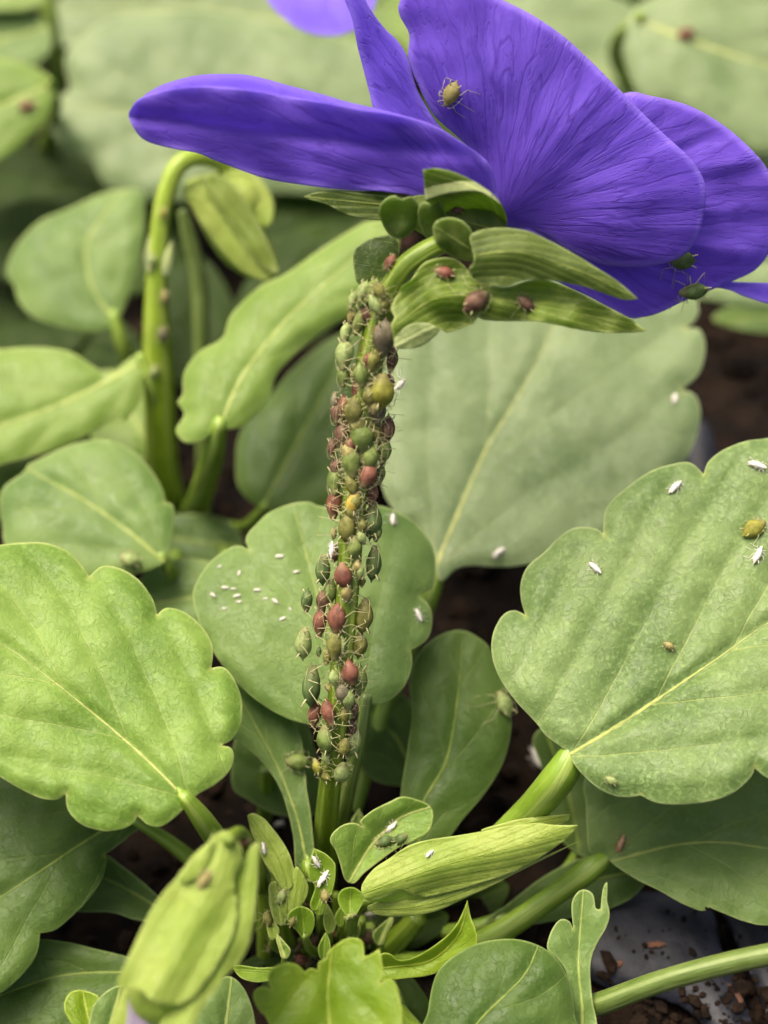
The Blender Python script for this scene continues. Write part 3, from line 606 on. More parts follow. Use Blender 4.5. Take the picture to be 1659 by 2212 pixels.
sepal_sheet('sepal', [(911, 572), (935, 560), (971, 556), (999, 570), (1025, 600), (1051, 612), (1091, 620), (1143, 606), (1183, 606), (1235, 624), (1283, 648), (1323, 668), (1363, 690), (1397, 715, 1), (1363, 719), (1303, 719), (1243, 711), (1183, 698), (1143, 694), (1083, 694), (1043, 691), (1033, 684, 1), (1019, 701), (987, 713), (967, 719), (951, 712, 1), (939, 726), (915, 744), (883, 752), (856, 748), (848, 724), (845, 700), (852, 685), (844, 668), (853, 644), (862, 632), (867, 618), (887, 604)],
      sep_depth(139.3, (1080, 650), .25, .2, fold=.15, seed=6, wob=1.1), M['sepal_ragged'], flower, [(860, 700), (960, 640), (1120, 655), (1260, 680), (1397, 715)], th=.4, grid=9)['label'] = 'lower sepal with a ragged pale-edged lobe'
sheet('sepal_tip', [(913, 367, 1), (939, 363), (975, 370), (1019, 389), (1059, 415), (1083, 442, 1), (1050, 420), (1027, 413), (987, 415), (951, 422), (919, 433, 1)], lambda x, y, e, mu, mv: 137.6+.5*(x-1000)/100-1.6*(y-400)/100+.3*np.abs(mv)**1.5, M['sepal_pale'], flower, [(1080, 440), (1000, 395), (914, 385)], th=.35, grid=7)
sheet('auricle', [(852, 748), (862, 715), (895, 698), (930, 700), (950, 713), (939, 727), (915, 745), (883, 754)], sep_depth(138.6, (900, 725), .2, .2, fold=.2, seed=61, wob=.5), M['sepal_pale'], flower, [(940, 705), (860, 745)], th=.4, grid=7)
sheet('auricle', [(818, 452), (832, 430), (852, 422), (868, 430), (888, 424), (906, 446), (903, 478), (892, 500), (866, 516), (842, 508), (826, 484)], pillow_depth(141.0, (862, 468), .8, 2.6, wob=.9), M['sepal_plain'], flower, [(862, 510), (862, 430)], pillow=.35, grid=8)
sheet('auricle', [(902, 456), (914, 436), (932, 440), (948, 434), (964, 462), (960, 494), (940, 514), (918, 512), (908, 490)], pillow_depth(140.4, (930, 470), -.8, 2.8, wob=.9), M['sepal_plain'], flower, [(930, 510), (930, 440)], pillow=.25, grid=10)
sheet('auricle', [(763, 548), (783, 524), (811, 512), (839, 508), (860, 520), (860, 560), (835, 592), (803, 606), (771, 610)], sep_depth(143.8, (810, 560), 0, .3, fold=.1, seed=8), M['sepal_plain'], flower, [(850, 530), (770, 600)], th=.3, grid=9)

# --- buds
def bud(name, d, body, bmid, bp, label, lvl=None):
    o = sheet('flower_bud', body, d, M['sepal_light'], plant, bmid, pillow=bp, grid=11, sp=8.0, lk=13.0)
    o['label'] = label
    return o
# bud pointing right
b1 = bud('flower_bud', pillow_depth(149, (980, 1880), .2, 0), [(790, 1930), (850, 1870), (950, 1830), (1080, 1800), (1200, 1790), (1205, 1815), (1120, 1870), (1000, 1925), (900, 1960), (820, 1965)], [(790, 1940), (1210, 1800)], 1.7, 'plump yellow-green bud lying sideways with pointed sepals')
sepal_sheet('sepal', [(781, 1914), (805, 1879), (841, 1854), (884, 1826), (931, 1813), (985, 1805), (1039, 1796), (1093, 1785), (1158, 1778), (1201, 1782), (1249, 1782, 1), (1230, 1807), (1201, 1829), (1158, 1858), (1111, 1883), (1057, 1901), (1003, 1919), (949, 1933), (913, 1938), (884, 1931), (868, 1922), (841, 1934), (805, 1945), (787, 1941)], sep_depth(146.2, (980, 1870), .2, .1, fold=.42, seed=11), M['sepal_light'], b1, [(785, 1930), (950, 1872), (1100, 1832), (1249, 1782)], th=.4, grid=10)
sepal_sheet('sepal', [(794, 1957), (841, 1942), (913, 1936), (985, 1926), (1042, 1904), (1150, 1860), (1255, 1815, 1), (1201, 1843), (1129, 1879), (1057, 1916), (1003, 1941), (949, 1966), (895, 1978), (834, 1980), (801, 1970)], sep_depth(147.6, (980, 1930), .2, .3, fold=.2, seed=12), M['sepal_light'], b1, [(800, 1965), (950, 1945), (1255, 1816)], th=.4, grid=10)
sepal_sheet('sepal', [(1040, 1795), (1093, 1776), (1129, 1768), (1183, 1762), (1233, 1758, 1), (1219, 1780), (1147, 1800)], sep_depth(149.2, (1130, 1780), .2, .3, fold=.2, seed=13), M['sepal_light'], b1, [(1050, 1795), (1233, 1760)], th=.35, grid=9)
tube('stalk', [(800, 1945, 148, 14), (770, 1965, 149, 14), (752, 2010, 154, 15), (735, 2060, 166, 16)], M['stem'], b1)
# small upright bud
b2 = bud('flower_bud', pillow_depth(152, (610, 1880), 0, -.4), [(534, 1762, 1), (546, 1756), (570, 1768), (601, 1804), (622, 1838), (632, 1869), (655, 1895), (663, 1924), (651, 1955), (632, 1994), (613, 1999), (589, 1979), (580, 1941), (584, 1893), (568, 1859), (546, 1809)], [(620, 2000), (610, 1880), (540, 1760)], 1.3, 'small slim bud with one long pointed sepal tip')
sepal_sheet('sepal', [(534, 1762, 1), (546, 1756), (572, 1770), (603, 1808), (624, 1842), (634, 1872), (640, 1905), (615, 1925), (596, 1900), (568, 1859), (546, 1809)], sep_depth(150.6, (590, 1840), 0, -.5, fold=.35, seed=71), M['sepal_light'], b2, [(620, 1920), (600, 1850), (540, 1760)], th=.3, grid=8)
sepal_sheet('sepal', [(640, 1872), (660, 1898), (666, 1925), (652, 1958), (634, 1990), (622, 1960), (628, 1910)], sep_depth(150.4, (645, 1930), 0, -.3, fold=.35, seed=72), M['sepal_light'], b2, [(630, 1990), (645, 1880)], th=.3, grid=8)
sepal_sheet('sepal', [(580, 1915), (600, 1905), (618, 1930), (622, 1975), (610, 2000), (588, 1980)], sep_depth(150.4, (600, 1950), 0, -.3, fold=.35, seed=73), M['sepal_ragged'], b2, [(608, 1995), (595, 1910)], th=.3, grid=8)
tube('stalk', [(615, 1985, 152, 12), (625, 2030, 156, 13), (660, 2070, 166, 14)], M['stem'], b2)
# large bud hanging towards the camera, violet petal showing
b3 = bud('flower_bud', pillow_depth(131, (420, 2020), 0, -1.2), [(470, 1830), (520, 1850), (540, 1910), (530, 2000), (490, 2090), (420, 2190), (360, 2225), (290, 2190), (280, 2110), (330, 1990), (390, 1900), (430, 1850)], [(490, 1830), (330, 2200)], 3.2, 'large hanging yellow-green bud with a greyish violet petal tip showing')
sepal_sheet('sepal', [(453, 1816), (470, 1800), (494, 1795), (513, 1814), (523, 1840), (518, 1867), (505, 1900), (512, 1960), (505, 2010), (470, 2080), (420, 2150), (385, 2170), (353, 2168), (324, 2158), (302, 2138), (259, 2134), (256, 2114), (276, 2071), (300, 2018), (324, 1970), (353, 1927), (384, 1893), (398, 1874), (415, 1850), (439, 1828)], sep_depth(126.4, (400, 1990), .2, -1.2, fold=.32, seed=21), M['sepal_light'], b3, [(495, 1810), (440, 1950), (330, 2150)], th=.45, grid=11)
sepal_sheet('sepal', [(545, 1826), (559, 1822), (558, 1867), (557, 1907), (551, 1955), (549, 1987), (540, 2035), (518, 2078), (487, 2111), (444, 2167), (410, 2225), (370, 2270), (340, 2225), (385, 2170), (440, 2120), (485, 2050), (505, 1980), (500, 1910), (528, 1855)], sep_depth(127.2, (480, 2040), .2, -1.2, fold=.35, seed=22), M['sepal_light'], b3, [(555, 1830), (528, 1980), (470, 2100), (370, 2250)], th=.45, grid=11)
sepal_sheet('sepal', [(269, 2132), (292, 2140), (285, 2180), (272, 2225), (250, 2260), (238, 2225)], sep_depth(130, (260, 2190), 0, -1, fold=.2, seed=23), M['sepal_light'], b3, [(280, 2135), (250, 2250)], th=.4, grid=9)
sheet('auricle', [(384, 1893), (405, 1868), (440, 1842), (463, 1790, 1), (460, 1830), (445, 1870), (425, 1895), (400, 1905)], sep_depth(127.8, (430, 1860), 0, -1, fold=.2, seed=24), M['sepal_light'], b3, [(395, 1895), (463, 1795)], th=.4, grid=9)
M['bud_petal'] = petal_mat('bud_petal', g(150, 138, 158, .9), g(176, 164, 184, .9), g(110, 98, 130, .9), g(190, 180, 198, .9))
sheet('petal_tip', [(285, 2140), (353, 2160), (356, 2200), (345, 2260), (300, 2280), (270, 2250), (274, 2200)], pillow_depth(129.5, (315, 2200), 0, -1), M['bud_petal'], b3, [(320, 2140), (300, 2270)], pillow=1.4, grid=10, base=(330, 2100))
tube('stalk', [(492, 1815, 128, 14), (520, 1800, 134, 15), (545, 1850, 146, 17), (570, 1930, 156, 18), (620, 2010, 167, 18)], M['stem'], b3)

# --- second plant, behind on the left
leaf([(-60, 762), (0, 755), (80, 750), (150, 760), (200, 790), (235, 808), (280, 775), (315, 765), (308, 830), (300, 868), (272, 908), (252, 898, 1), (200, 935), (150, 960), (100, 978), (0, 1005), (-60, 1022), (-160, 980), (-160, 820)], [(320, 770), (180, 850), (60, 900), (-80, 940)], 'leaf_yellow', plant2, 178, (120, 880), gy=-1.8, curl=.6,
     petiole=[(305, 780, 179.5, 12), (335, 860, 182, 14), (360, 1000, 190, 16)])
leaf([(5, 1135), (0, 1080), (10, 1050), (48, 1022), (60, 1004, 1), (150, 962), (230, 950), (300, 985), (345, 1045), (358, 1085, 1), (375, 1095), (375, 1140), (362, 1200), (340, 1225), (240, 1250), (120, 1240), (20, 1190)], [(355, 1215), (280, 1150), (180, 1080), (90, 1030)], 'leaf_mid', plant2, 170, (200, 1090), gy=-2, curl=.6,
     petiole=[(352, 1205, 168, 13), (375, 1240, 172, 15), (380, 1180, 188, 15)])
leaf([(330, 1225), (390, 1208), (450, 1212), (520, 1250), (500, 1340), (430, 1400), (340, 1380), (280, 1300)], [(520, 1260), (420, 1290), (300, 1310)], 'leaf_mid', plant2, 172, (400, 1290), gy=-2,
     petiole=[(510, 1262, 172.6, 11), (490, 1200, 182, 12), (420, 1130, 194, 13)])
leaf([(300, 408), (312, 440), (303, 560), (255, 690), (205, 716), (150, 710), (80, 690), (42, 655), (32, 622), (14, 590), (30, 540), (80, 482), (150, 450), (230, 415)], [(255, 700), (200, 620), (190, 520), (260, 420)], 'leaf_mid', plant2, 194, (160, 570), gy=-2, fold=-.08, curl=.7,
     petiole=[(248, 690, 191.5, 14), (268, 760, 194, 16), (300, 860, 200, 17), (350, 1000, 200, 18)])
leaf([(850, 480), (800, 478), (770, 490), (690, 540), (620, 590), (560, 620), (500, 680), (480, 730), (430, 760), (398, 805), (395, 850), (384, 870), (398, 895), (380, 930), (400, 956), (440, 950), (462, 928, 1), (520, 922), (575, 872), (605, 800), (690, 722), (760, 680), (820, 620), (860, 540)], [(470, 940), (520, 820), (620, 690), (740, 580), (850, 490)], 'leaf_yellow', plant2, 172, (600, 720), gx=-.2, gy=-1.8, fold=-.12, curl=.8,
     petiole=[(472, 925, 168.5, 22), (455, 1000, 174, 26), (425, 1090, 188, 26), (400, 1110, 196, 24)])
leaf([(790, 720), (720, 728), (640, 790), (580, 860), (522, 930), (510, 1000), (520, 1060), (575, 1105), (640, 1120), (720, 1100), (800, 1060), (830, 920), (830, 790)], [(560, 1110), (640, 960), (740, 780)], 'leaf_deep', plant2, 184, (640, 930), gy=-2, curl=.8,
     petiole=[(570, 1095, 181, 12), (520, 1140, 186, 13), (430, 1120, 196, 14)])
leaf([(340, 1130), (400, 1110), (480, 1120), (525, 1165), (500, 1230), (420, 1250), (350, 1220)], [(350, 1160), (510, 1180)], 'leaf_deep', plant2, 183, (430, 1180), gy=-2,
     petiole=[(365, 1162, 183, 12), (350, 1120, 188, 12), (370, 1100, 197, 14)])
leaf([(-40, 1010), (40, 990), (100, 1010), (60, 1080), (0, 1120), (-60, 1100)], [(-40, 1100), (80, 1010)], 'leaf_deep', plant2, 184, (10, 1050), gy=-2)
leaf([(180, 820), (250, 800), (330, 840), (345, 940), (300, 1000), (220, 980), (180, 900)], [(330, 980), (250, 830)], 'leaf_yellow', plant2, 190, (260, 900), gy=-2)
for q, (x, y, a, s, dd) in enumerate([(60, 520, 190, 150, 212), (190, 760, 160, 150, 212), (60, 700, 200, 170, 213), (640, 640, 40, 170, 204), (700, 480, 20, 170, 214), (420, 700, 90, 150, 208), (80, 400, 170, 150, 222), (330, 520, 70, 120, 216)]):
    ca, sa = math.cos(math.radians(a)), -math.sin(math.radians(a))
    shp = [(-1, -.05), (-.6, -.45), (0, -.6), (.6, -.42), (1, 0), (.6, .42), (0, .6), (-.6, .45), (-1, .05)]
    leaf([(x+s*(ca*u-sa*v), y+s*(sa*u+ca*v)) for u, v in shp], [(x-s*ca, y-s*sa), (x, y), (x+s*ca, y+s*sa)], 'leaf_shaded', plant2, dd, (x, y), gy=-2.2, fold=.05, grid=16)  # low filler leaves, coloured dark to stand for shade between the plants
tube('flower_stem', [(375, 1110, 196, 32), (352, 1000, 188, 34), (345, 850, 183, 34), (340, 720, 180, 30), (340, 600, 178, 24), (345, 500, 177, 21), (358, 420, 176.5, 20), (385, 358, 176.5, 20), (430, 338, 177.5, 20), (480, 352, 179, 20), (505, 390, 180, 20)], M['stem_bright'], plant2, ridge=.05)
tube('stalk', [(440, 1110, 197, 16), (438, 900, 194, 16), (436, 740, 191, 18), (430, 610, 189, 19), (405, 500, 187, 16), (392, 455, 186, 10)], M['stem_grey'], plant2)
bb = sheet('flower_bud', [(400, 400), (450, 375), (510, 365), (560, 385), (580, 430), (570, 480), (600, 560), (590, 600), (540, 600), (480, 560), (430, 480)], pillow_depth(181, (500, 480)), M['sepal_light'], plant2, [(500, 370), (570, 600)], pillow=3.6, grid=14, sp=8, lk=6)
bb['label'] = 'blurred drooping green bud hooked on the bright stem'
sepal_sheet('sepal', [(395, 410), (430, 395), (480, 440), (540, 510), (598, 580), (580, 605), (530, 590), (470, 530), (420, 460)], sep_depth(177.4, (500, 500), fold=.3, seed=31), M['sepal_light'], bb, [(400, 410), (590, 600)], th=.5, grid=13)
sepal_sheet('sepal', [(440, 390), (490, 385), (540, 450), (585, 540), (600, 590), (560, 570), (500, 490)], sep_depth(176.6, (520, 480), fold=.4, seed=35), M['sepal_ragged'], bb, [(450, 390), (595, 590)], th=.5, grid=13)
sepal_sheet('sepal', [(480, 380), (540, 370), (585, 420), (590, 470), (570, 490), (530, 450)], sep_depth(178.4, (540, 430), fold=.3, seed=32), M['sepal_light'], bb, [(490, 385), (580, 480)], th=.5, grid=13)
sheet('bract', [(312, 560), (320, 515), (330, 510), (332, 560), (322, 590)], sep_depth(176.6, (322, 550), fold=.1, seed=33), M['leaf_pale'], plant2, [(325, 590), (322, 515)], th=.4, grid=10)
sheet('bract', [(350, 590), (352, 555), (372, 520), (372, 560), (362, 595)], sep_depth(176.2, (360, 560), fold=.1, seed=34), M['leaf_pale'], plant2, [(352, 590), (370, 525)], th=.4, grid=10)

# --- plants farther back, out of focus
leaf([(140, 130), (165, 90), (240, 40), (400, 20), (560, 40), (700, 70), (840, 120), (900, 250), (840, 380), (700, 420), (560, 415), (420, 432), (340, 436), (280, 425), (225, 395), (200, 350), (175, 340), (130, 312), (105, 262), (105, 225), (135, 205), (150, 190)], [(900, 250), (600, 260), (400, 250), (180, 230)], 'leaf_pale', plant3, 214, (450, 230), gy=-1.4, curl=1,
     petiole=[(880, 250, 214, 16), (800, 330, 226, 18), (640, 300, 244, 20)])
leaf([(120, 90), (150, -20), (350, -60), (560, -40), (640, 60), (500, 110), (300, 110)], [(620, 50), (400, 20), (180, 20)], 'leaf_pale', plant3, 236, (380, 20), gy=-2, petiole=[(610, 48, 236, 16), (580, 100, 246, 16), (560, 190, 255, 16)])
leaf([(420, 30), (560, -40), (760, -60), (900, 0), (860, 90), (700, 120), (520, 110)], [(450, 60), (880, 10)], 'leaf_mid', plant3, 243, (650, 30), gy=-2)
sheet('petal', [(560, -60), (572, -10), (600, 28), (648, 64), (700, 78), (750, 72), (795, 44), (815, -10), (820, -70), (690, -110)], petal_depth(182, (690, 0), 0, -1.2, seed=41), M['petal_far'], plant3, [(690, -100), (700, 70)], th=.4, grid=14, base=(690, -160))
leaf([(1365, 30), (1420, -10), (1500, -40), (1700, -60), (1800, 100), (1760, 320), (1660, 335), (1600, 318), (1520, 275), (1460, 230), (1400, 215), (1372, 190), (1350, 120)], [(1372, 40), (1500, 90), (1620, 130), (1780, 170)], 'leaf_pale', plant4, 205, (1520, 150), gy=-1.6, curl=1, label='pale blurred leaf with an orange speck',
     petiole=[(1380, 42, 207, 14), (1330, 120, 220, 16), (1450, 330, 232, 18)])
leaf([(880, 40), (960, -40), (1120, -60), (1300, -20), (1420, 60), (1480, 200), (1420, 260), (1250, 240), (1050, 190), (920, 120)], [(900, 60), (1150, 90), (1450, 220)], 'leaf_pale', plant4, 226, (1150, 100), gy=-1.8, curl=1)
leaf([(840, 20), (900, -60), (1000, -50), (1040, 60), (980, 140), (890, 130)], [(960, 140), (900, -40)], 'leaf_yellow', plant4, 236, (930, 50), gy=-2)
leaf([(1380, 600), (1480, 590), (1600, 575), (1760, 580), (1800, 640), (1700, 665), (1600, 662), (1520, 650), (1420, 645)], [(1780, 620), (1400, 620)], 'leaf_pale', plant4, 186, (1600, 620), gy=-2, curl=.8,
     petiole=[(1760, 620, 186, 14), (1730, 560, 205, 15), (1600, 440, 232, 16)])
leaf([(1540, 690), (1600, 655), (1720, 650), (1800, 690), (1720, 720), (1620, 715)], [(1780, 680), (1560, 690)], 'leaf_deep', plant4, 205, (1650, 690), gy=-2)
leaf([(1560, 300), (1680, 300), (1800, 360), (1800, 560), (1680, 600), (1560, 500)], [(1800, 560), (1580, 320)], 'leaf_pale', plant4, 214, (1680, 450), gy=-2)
leaf([(-80, 100), (0, 125), (60, 140), (105, 165), (118, 205), (95, 265), (50, 310), (0, 345), (-80, 380), (-180, 260)], [(110, 180), (0, 230), (-120, 270)], 'leaf_yellow', plant5, 204, (40, 240), gy=-1.8, curl=.8, petiole=[(108, 182, 205, 10), (120, 240, 212, 12), (60, 400, 236, 14)])
leaf([(-80, 60), (0, 20), (80, 30), (110, 80), (90, 130), (0, 150), (-80, 140)], [(100, 60), (-60, 100)], 'leaf_mid', plant5, 216, (20, 90), gy=-1.8)
leaf([(-80, -60), (60, -60), (100, -10), (70, 18), (0, 25), (-80, 20)], [(90, -20), (-60, 0)], 'leaf_yellow', plant5, 216, (20, -10), gy=-1.8)
tube('flower_stem', [(90, -40, 222, 20), (105, 30, 222, 20), (118, 110, 222, 16), (122, 190, 224, 15), (110, 300, 228, 15), (60, 420, 238, 15)], M['stem'], plant5)
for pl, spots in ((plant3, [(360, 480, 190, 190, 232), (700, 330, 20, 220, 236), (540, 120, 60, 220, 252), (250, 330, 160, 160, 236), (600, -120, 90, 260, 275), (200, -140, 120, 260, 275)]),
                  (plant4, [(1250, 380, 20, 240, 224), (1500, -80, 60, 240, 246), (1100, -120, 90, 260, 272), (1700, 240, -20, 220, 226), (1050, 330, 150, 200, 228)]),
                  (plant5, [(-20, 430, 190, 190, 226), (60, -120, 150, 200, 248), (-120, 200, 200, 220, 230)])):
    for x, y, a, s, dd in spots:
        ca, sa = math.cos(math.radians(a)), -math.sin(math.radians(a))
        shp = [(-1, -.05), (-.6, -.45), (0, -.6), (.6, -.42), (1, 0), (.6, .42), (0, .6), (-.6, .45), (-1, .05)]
        leaf([(x+s*(ca*u-sa*v), y+s*(sa*u+ca*v)) for u, v in shp], [(x-s*ca, y-s*sa), (x, y), (x+s*ca, y+s*sa)], 'leaf_shaded', pl, dd, (x, y), gy=-2.4, grid=22)

# ------------------------------------------------------------------ tray, stones and debris on the soil
tray = empty('plant_tray', ground_point(1500, 2100)[0], 'dark blue-grey plastic seedling tray under the lower right leaves', 'tray')
def panel(name, outl, d, c, gx, gy, rnd=1.2):
    return sheet(name, outl, lambda x, y, e, mu, mv: d+gx*(x-c[0])/100+gy*(y-c[1])/100+rnd*np.exp(-e/.8)+.12*vnoise(np.stack([x, y], 1), .012, 4.4), M['plastic'], tray, [c, (c[0]+50, c[1])], th=1.4, grid=16)
panel('tray_panel', [(1250, 1960), (1330, 1930), (1480, 1930), (1540, 1970), (1560, 2050), (1600, 2140), (1625, 2230), (1560, 2250), (1480, 2180), (1400, 2150), (1300, 2130), (1250, 2080)], 157.5, (1440, 2050), 0, -2.6)
panel('tray_panel', [(1570, 1960), (1700, 1930), (1800, 1960), (1820, 2200), (1760, 2290), (1680, 2260), (1650, 2180), (1610, 2080), (1580, 2010)], 157, (1680, 2080), 0, -2.6)
panel('tray_panel', [(1490, 930), (1520, 905), (1545, 960), (1550, 1040), (1500, 1060), (1480, 1000)], 198, (1520, 980), 0, -3.0)

EXTRA_BVH_FROM = len(BVHS)
def stone(name, x, y, r, mat, label, cat, group=None, seed=1, sq=(1, .8, .6)):
    p, d = ground_point(x, y); rr = r*d/FPX
    rng = random.Random(seed)
    bm = bmesh.new(); bmesh.ops.create_icosphere(bm, subdivisions=3, radius=1)
    V = np.array([tuple(v.co) for v in bm.verts]); F = [tuple(v.index for v in f.verts) for f in bm.faces]; bm.free()
    h = np.array([1+.25*noise.noise(Vector(v)*1.4+Vector((seed*3.1, 0, 0)))+.08*noise.noise(Vector(v)*4+Vector((seed, 0, 0))) for v in V])
    V = V*h[:, None]*rr*np.array(sq)
    a = rng.uniform(0, 3); R = np.array([[math.cos(a), -math.sin(a), 0], [math.sin(a), math.cos(a), 0], [0, 0, 1]])
    o = make(name, V@R.T+p+np.array([0, 0, rr*sq[2]*.5]), F, M[mat])
    return tag(o, label, cat, group)
stone('pebble', 500, 1725, 40, 'stone', 'pale tan pebble on dark soil beside the small bud tip', 'pebble', seed=2)
stone('pebble', 395, 1800, 46, 'stone', 'brownish pebble on the soil under the left leaf stalk', 'pebble', seed=5)
stone('soil_clod', 1590, 800, 42, 'crumb', 'rusty brown clod of soil beside the notched pale leaf', 'clod', seed=6)
stone('soil_clod', 205, 2075, 18, 'bark', 'small reddish clod in the dark gap between the lower left leaves', 'clod', seed=8)
def chip(x, y, L, w, ang, label, seed):
    # curled splinter of bark lying on whatever is there
    p, nrm, _ = surface(x, y)
    t = RT*math.cos(math.radians(ang))+UP*math.sin(math.radians(ang)); t = t-nrm*(t@nrm); t /= np.linalg.norm(t); b = np.cross(nrm, t)
    V, F = [], []; n = 9
    for i in range(n):
        u = i/(n-1)*2-1; ww = w*(1-abs(u)**2.5)*.9+.03
        for s in range(8):
            th = 2*math.pi*s/8
            V.append(p+t*u*L/2+b*ww*math.cos(th)*(1+.2*math.sin(i*2.3+seed))+nrm*(.4*ww*math.sin(th)+.2*ww+.12*L*(1-u*u)*.6))
    for i in range(n-1):
        for s in range(8): F.append((i*8+s, i*8+(s+1) % 8, (i+1)*8+(s+1) % 8, (i+1)*8+s))
    F.append(tuple(range(8))[::-1]); F.append(tuple((n-1)*8+s for s in range(8)))
    return tag(make('bark_chip', V, F, M['bark'], track=False), label, 'bark chip')

# one search tree of everything insects can stand on
allV = np.concatenate([v for v, f in BVHS]); allF = []; off = 0
for v, f in BVHS:
    allF += [tuple(i+off for i in q) for q in f]; off += len(v)
BV = BVHTree.FromPolygons([Vector(v) for v in allV], allF)
def surface(x, y):
    dirv = FWD+RT*(x-829.5)/FPX+UP*(1106-y)/FPX; dirv = dirv/np.linalg.norm(dirv)
    loc, nrm, idx, dist = BV.ray_cast(Vector(CAM), Vector(dirv))
    if loc is None: return ground_point(x, y)[0], np.array([0, 0, 1.0]), 150
    nrm = np.array(nrm)
    if nrm@dirv > 0: nrm = -nrm
    return np.array(loc), nrm, dist
rng = random.Random(9); V, F = [], []
for i in range(900):
    x, y = rng.uniform(1270, 1690), rng.uniform(1960, 2240)
    if rng.random() > .12+.9*max(0, (y-2090)/130)+.5*math.exp(-((x-1590-(y-2080)*.25)/28)**2): continue
    p, nrm, dist = surface(x, y)
    if (p-CAM)@FWD < 151.8 or nrm[2] < .2: continue
    r = min(1.1, .08+rng.expovariate(1/.22)); v, f = lump(rng, r)
    k = len(V)*12; V.append(v+p+nrm*r*.3); F += [tuple(q+k for q in ff) for ff in f]
spill = make('soil_crumbs', np.concatenate(V), F, M['crumb'], smooth=False, track=False); spill['kind'] = 'stuff'
tag(spill, 'dark soil crumbs spilled over the plastic tray', 'soil crumbs')
chip(1415, 2042, 2.2, .32, 5, 'orange-brown bark chip lying on the dark tray', 2)
chip(1588, 2150, 2.6, .38, 100, 'upright rusty bark splinter between the tray panels', 3)
chip(1335, 2085, 1.2, .3, 40, 'short mossy brown crumb at the edge of the tray', 4)

# ------------------------------------------------------------------ aphids
def aphid_mesh(name, seed, plump=1.0, shrivel=0.0, antenna=True, ls=1.0):
    rng = random.Random(seed)
    V, F, mi = [], [], []
    prof = [(-.60, .008), (-.57, .022), (-.52, .04), (-.475, .085), (-.41, .15), (-.31, .215), (-.19, .262), (-.06, .275), (.07, .258), (.18, .22), (.27, .172), (.335, .13), (.385, .115), (.43, .095), (.46, .06), (.478, .02)]
    S = 12
    zc = .19
    for i, (x, r) in enumerate(prof):
        for s in range(S):
            th = 2*math.pi*s/S
            rr = r*plump*(1+.012*math.sin(i*2.1))*(1+shrivel*rng.uniform(-.5, .35))
            V.append((x, rr*math.cos(th), zc+.03*(1-abs(x)*2)+rr*.82*math.sin(th)))
    n = len(prof)
    for i in range(n-1):
        for s in range(S): F.append((i*S+s, i*S+(s+1) % S, (i+1)*S+(s+1) % S, (i+1)*S+s)); mi.append(0)
    F.append(tuple(range(S))[::-1]); mi.append(0); F.append(tuple((n-1)*S+s for s in range(S))); mi.append(0)
    def limb(pts, r0, r1, m=1):
        k0 = len(V); n = len(pts); S2 = 5
        for i, p in enumerate(pts):
            p = np.array(p); q = np.array(pts[min(i+1, n-1)])-np.array(pts[max(i-1, 0)]); q = q/np.linalg.norm(q)
            a = np.cross(q, (0.3, .2, 1)); a /= np.linalg.norm(a); b = np.cross(q, a); r = r0+(r1-r0)*i/(n-1)
            for s in range(S2):
                th = 2*math.pi*s/S2; V.append(tuple(p+r*(a*math.cos(th)+b*math.sin(th))))
        for i in range(n-1):
            for s in range(S2): F.append((k0+i*S2+s, k0+i*S2+(s+1) % S2, k0+(i+1)*S2+(s+1) % S2, k0+(i+1)*S2+s)); mi.append(m)
        F.append(tuple(k0+(n-1)*S2+s for s in range(S2))); mi.append(m)
    for sd in (-1, 1):
        j = lambda a: rng.uniform(-a, a)
        # legs: hip, raised knee, shin to the surface, foot
        for hx, kx, fx, ky, fy in [(a0, b0*ls+a0*(1-ls), c0*ls+a0*(1-ls), e0*ls, f0*ls) for a0, b0, c0, e0, f0 in ((.26, .36, .50, .28, .36), (.16, .16, .12, .36, .46), (.06, -.12, -.38, .37, .47))]:
            k = (kx+j(.06), sd*(ky+j(.04)), .26+j(.04)); f = (fx+j(.08), sd*(fy+j(.06)), -.02)
            limb([(hx, sd*.10, .12), k, ((k[0]*.3+f[0]*.7), (k[1]*.3+f[1]*.7), .05), f, (f[0]+.05*(1 if fx > 0 else -1), f[1]+sd*f[1]+sd*.02, -.03)], .014, .008)
        # siphons on the abdomen
        limb([(-.34, sd*.15, .30), (-.42, sd*.19, .35), (-.52, sd*.22, .40)], .026, .018)
        if antenna:
            limb([(.42, sd*.05, .20), (.50, sd*.12, .27), (.40, sd*.26, .33), (.15, sd*.38, .36), (-.12, sd*(.44+j(.06)), .34)], .009, .004)
    me = bpy.data.meshes.new(name); me.from_pydata(V, [], F)
    me.polygons.foreach_set('use_smooth', [True]*len(F)); me.polygons.foreach_set('material_index', mi)
    return me
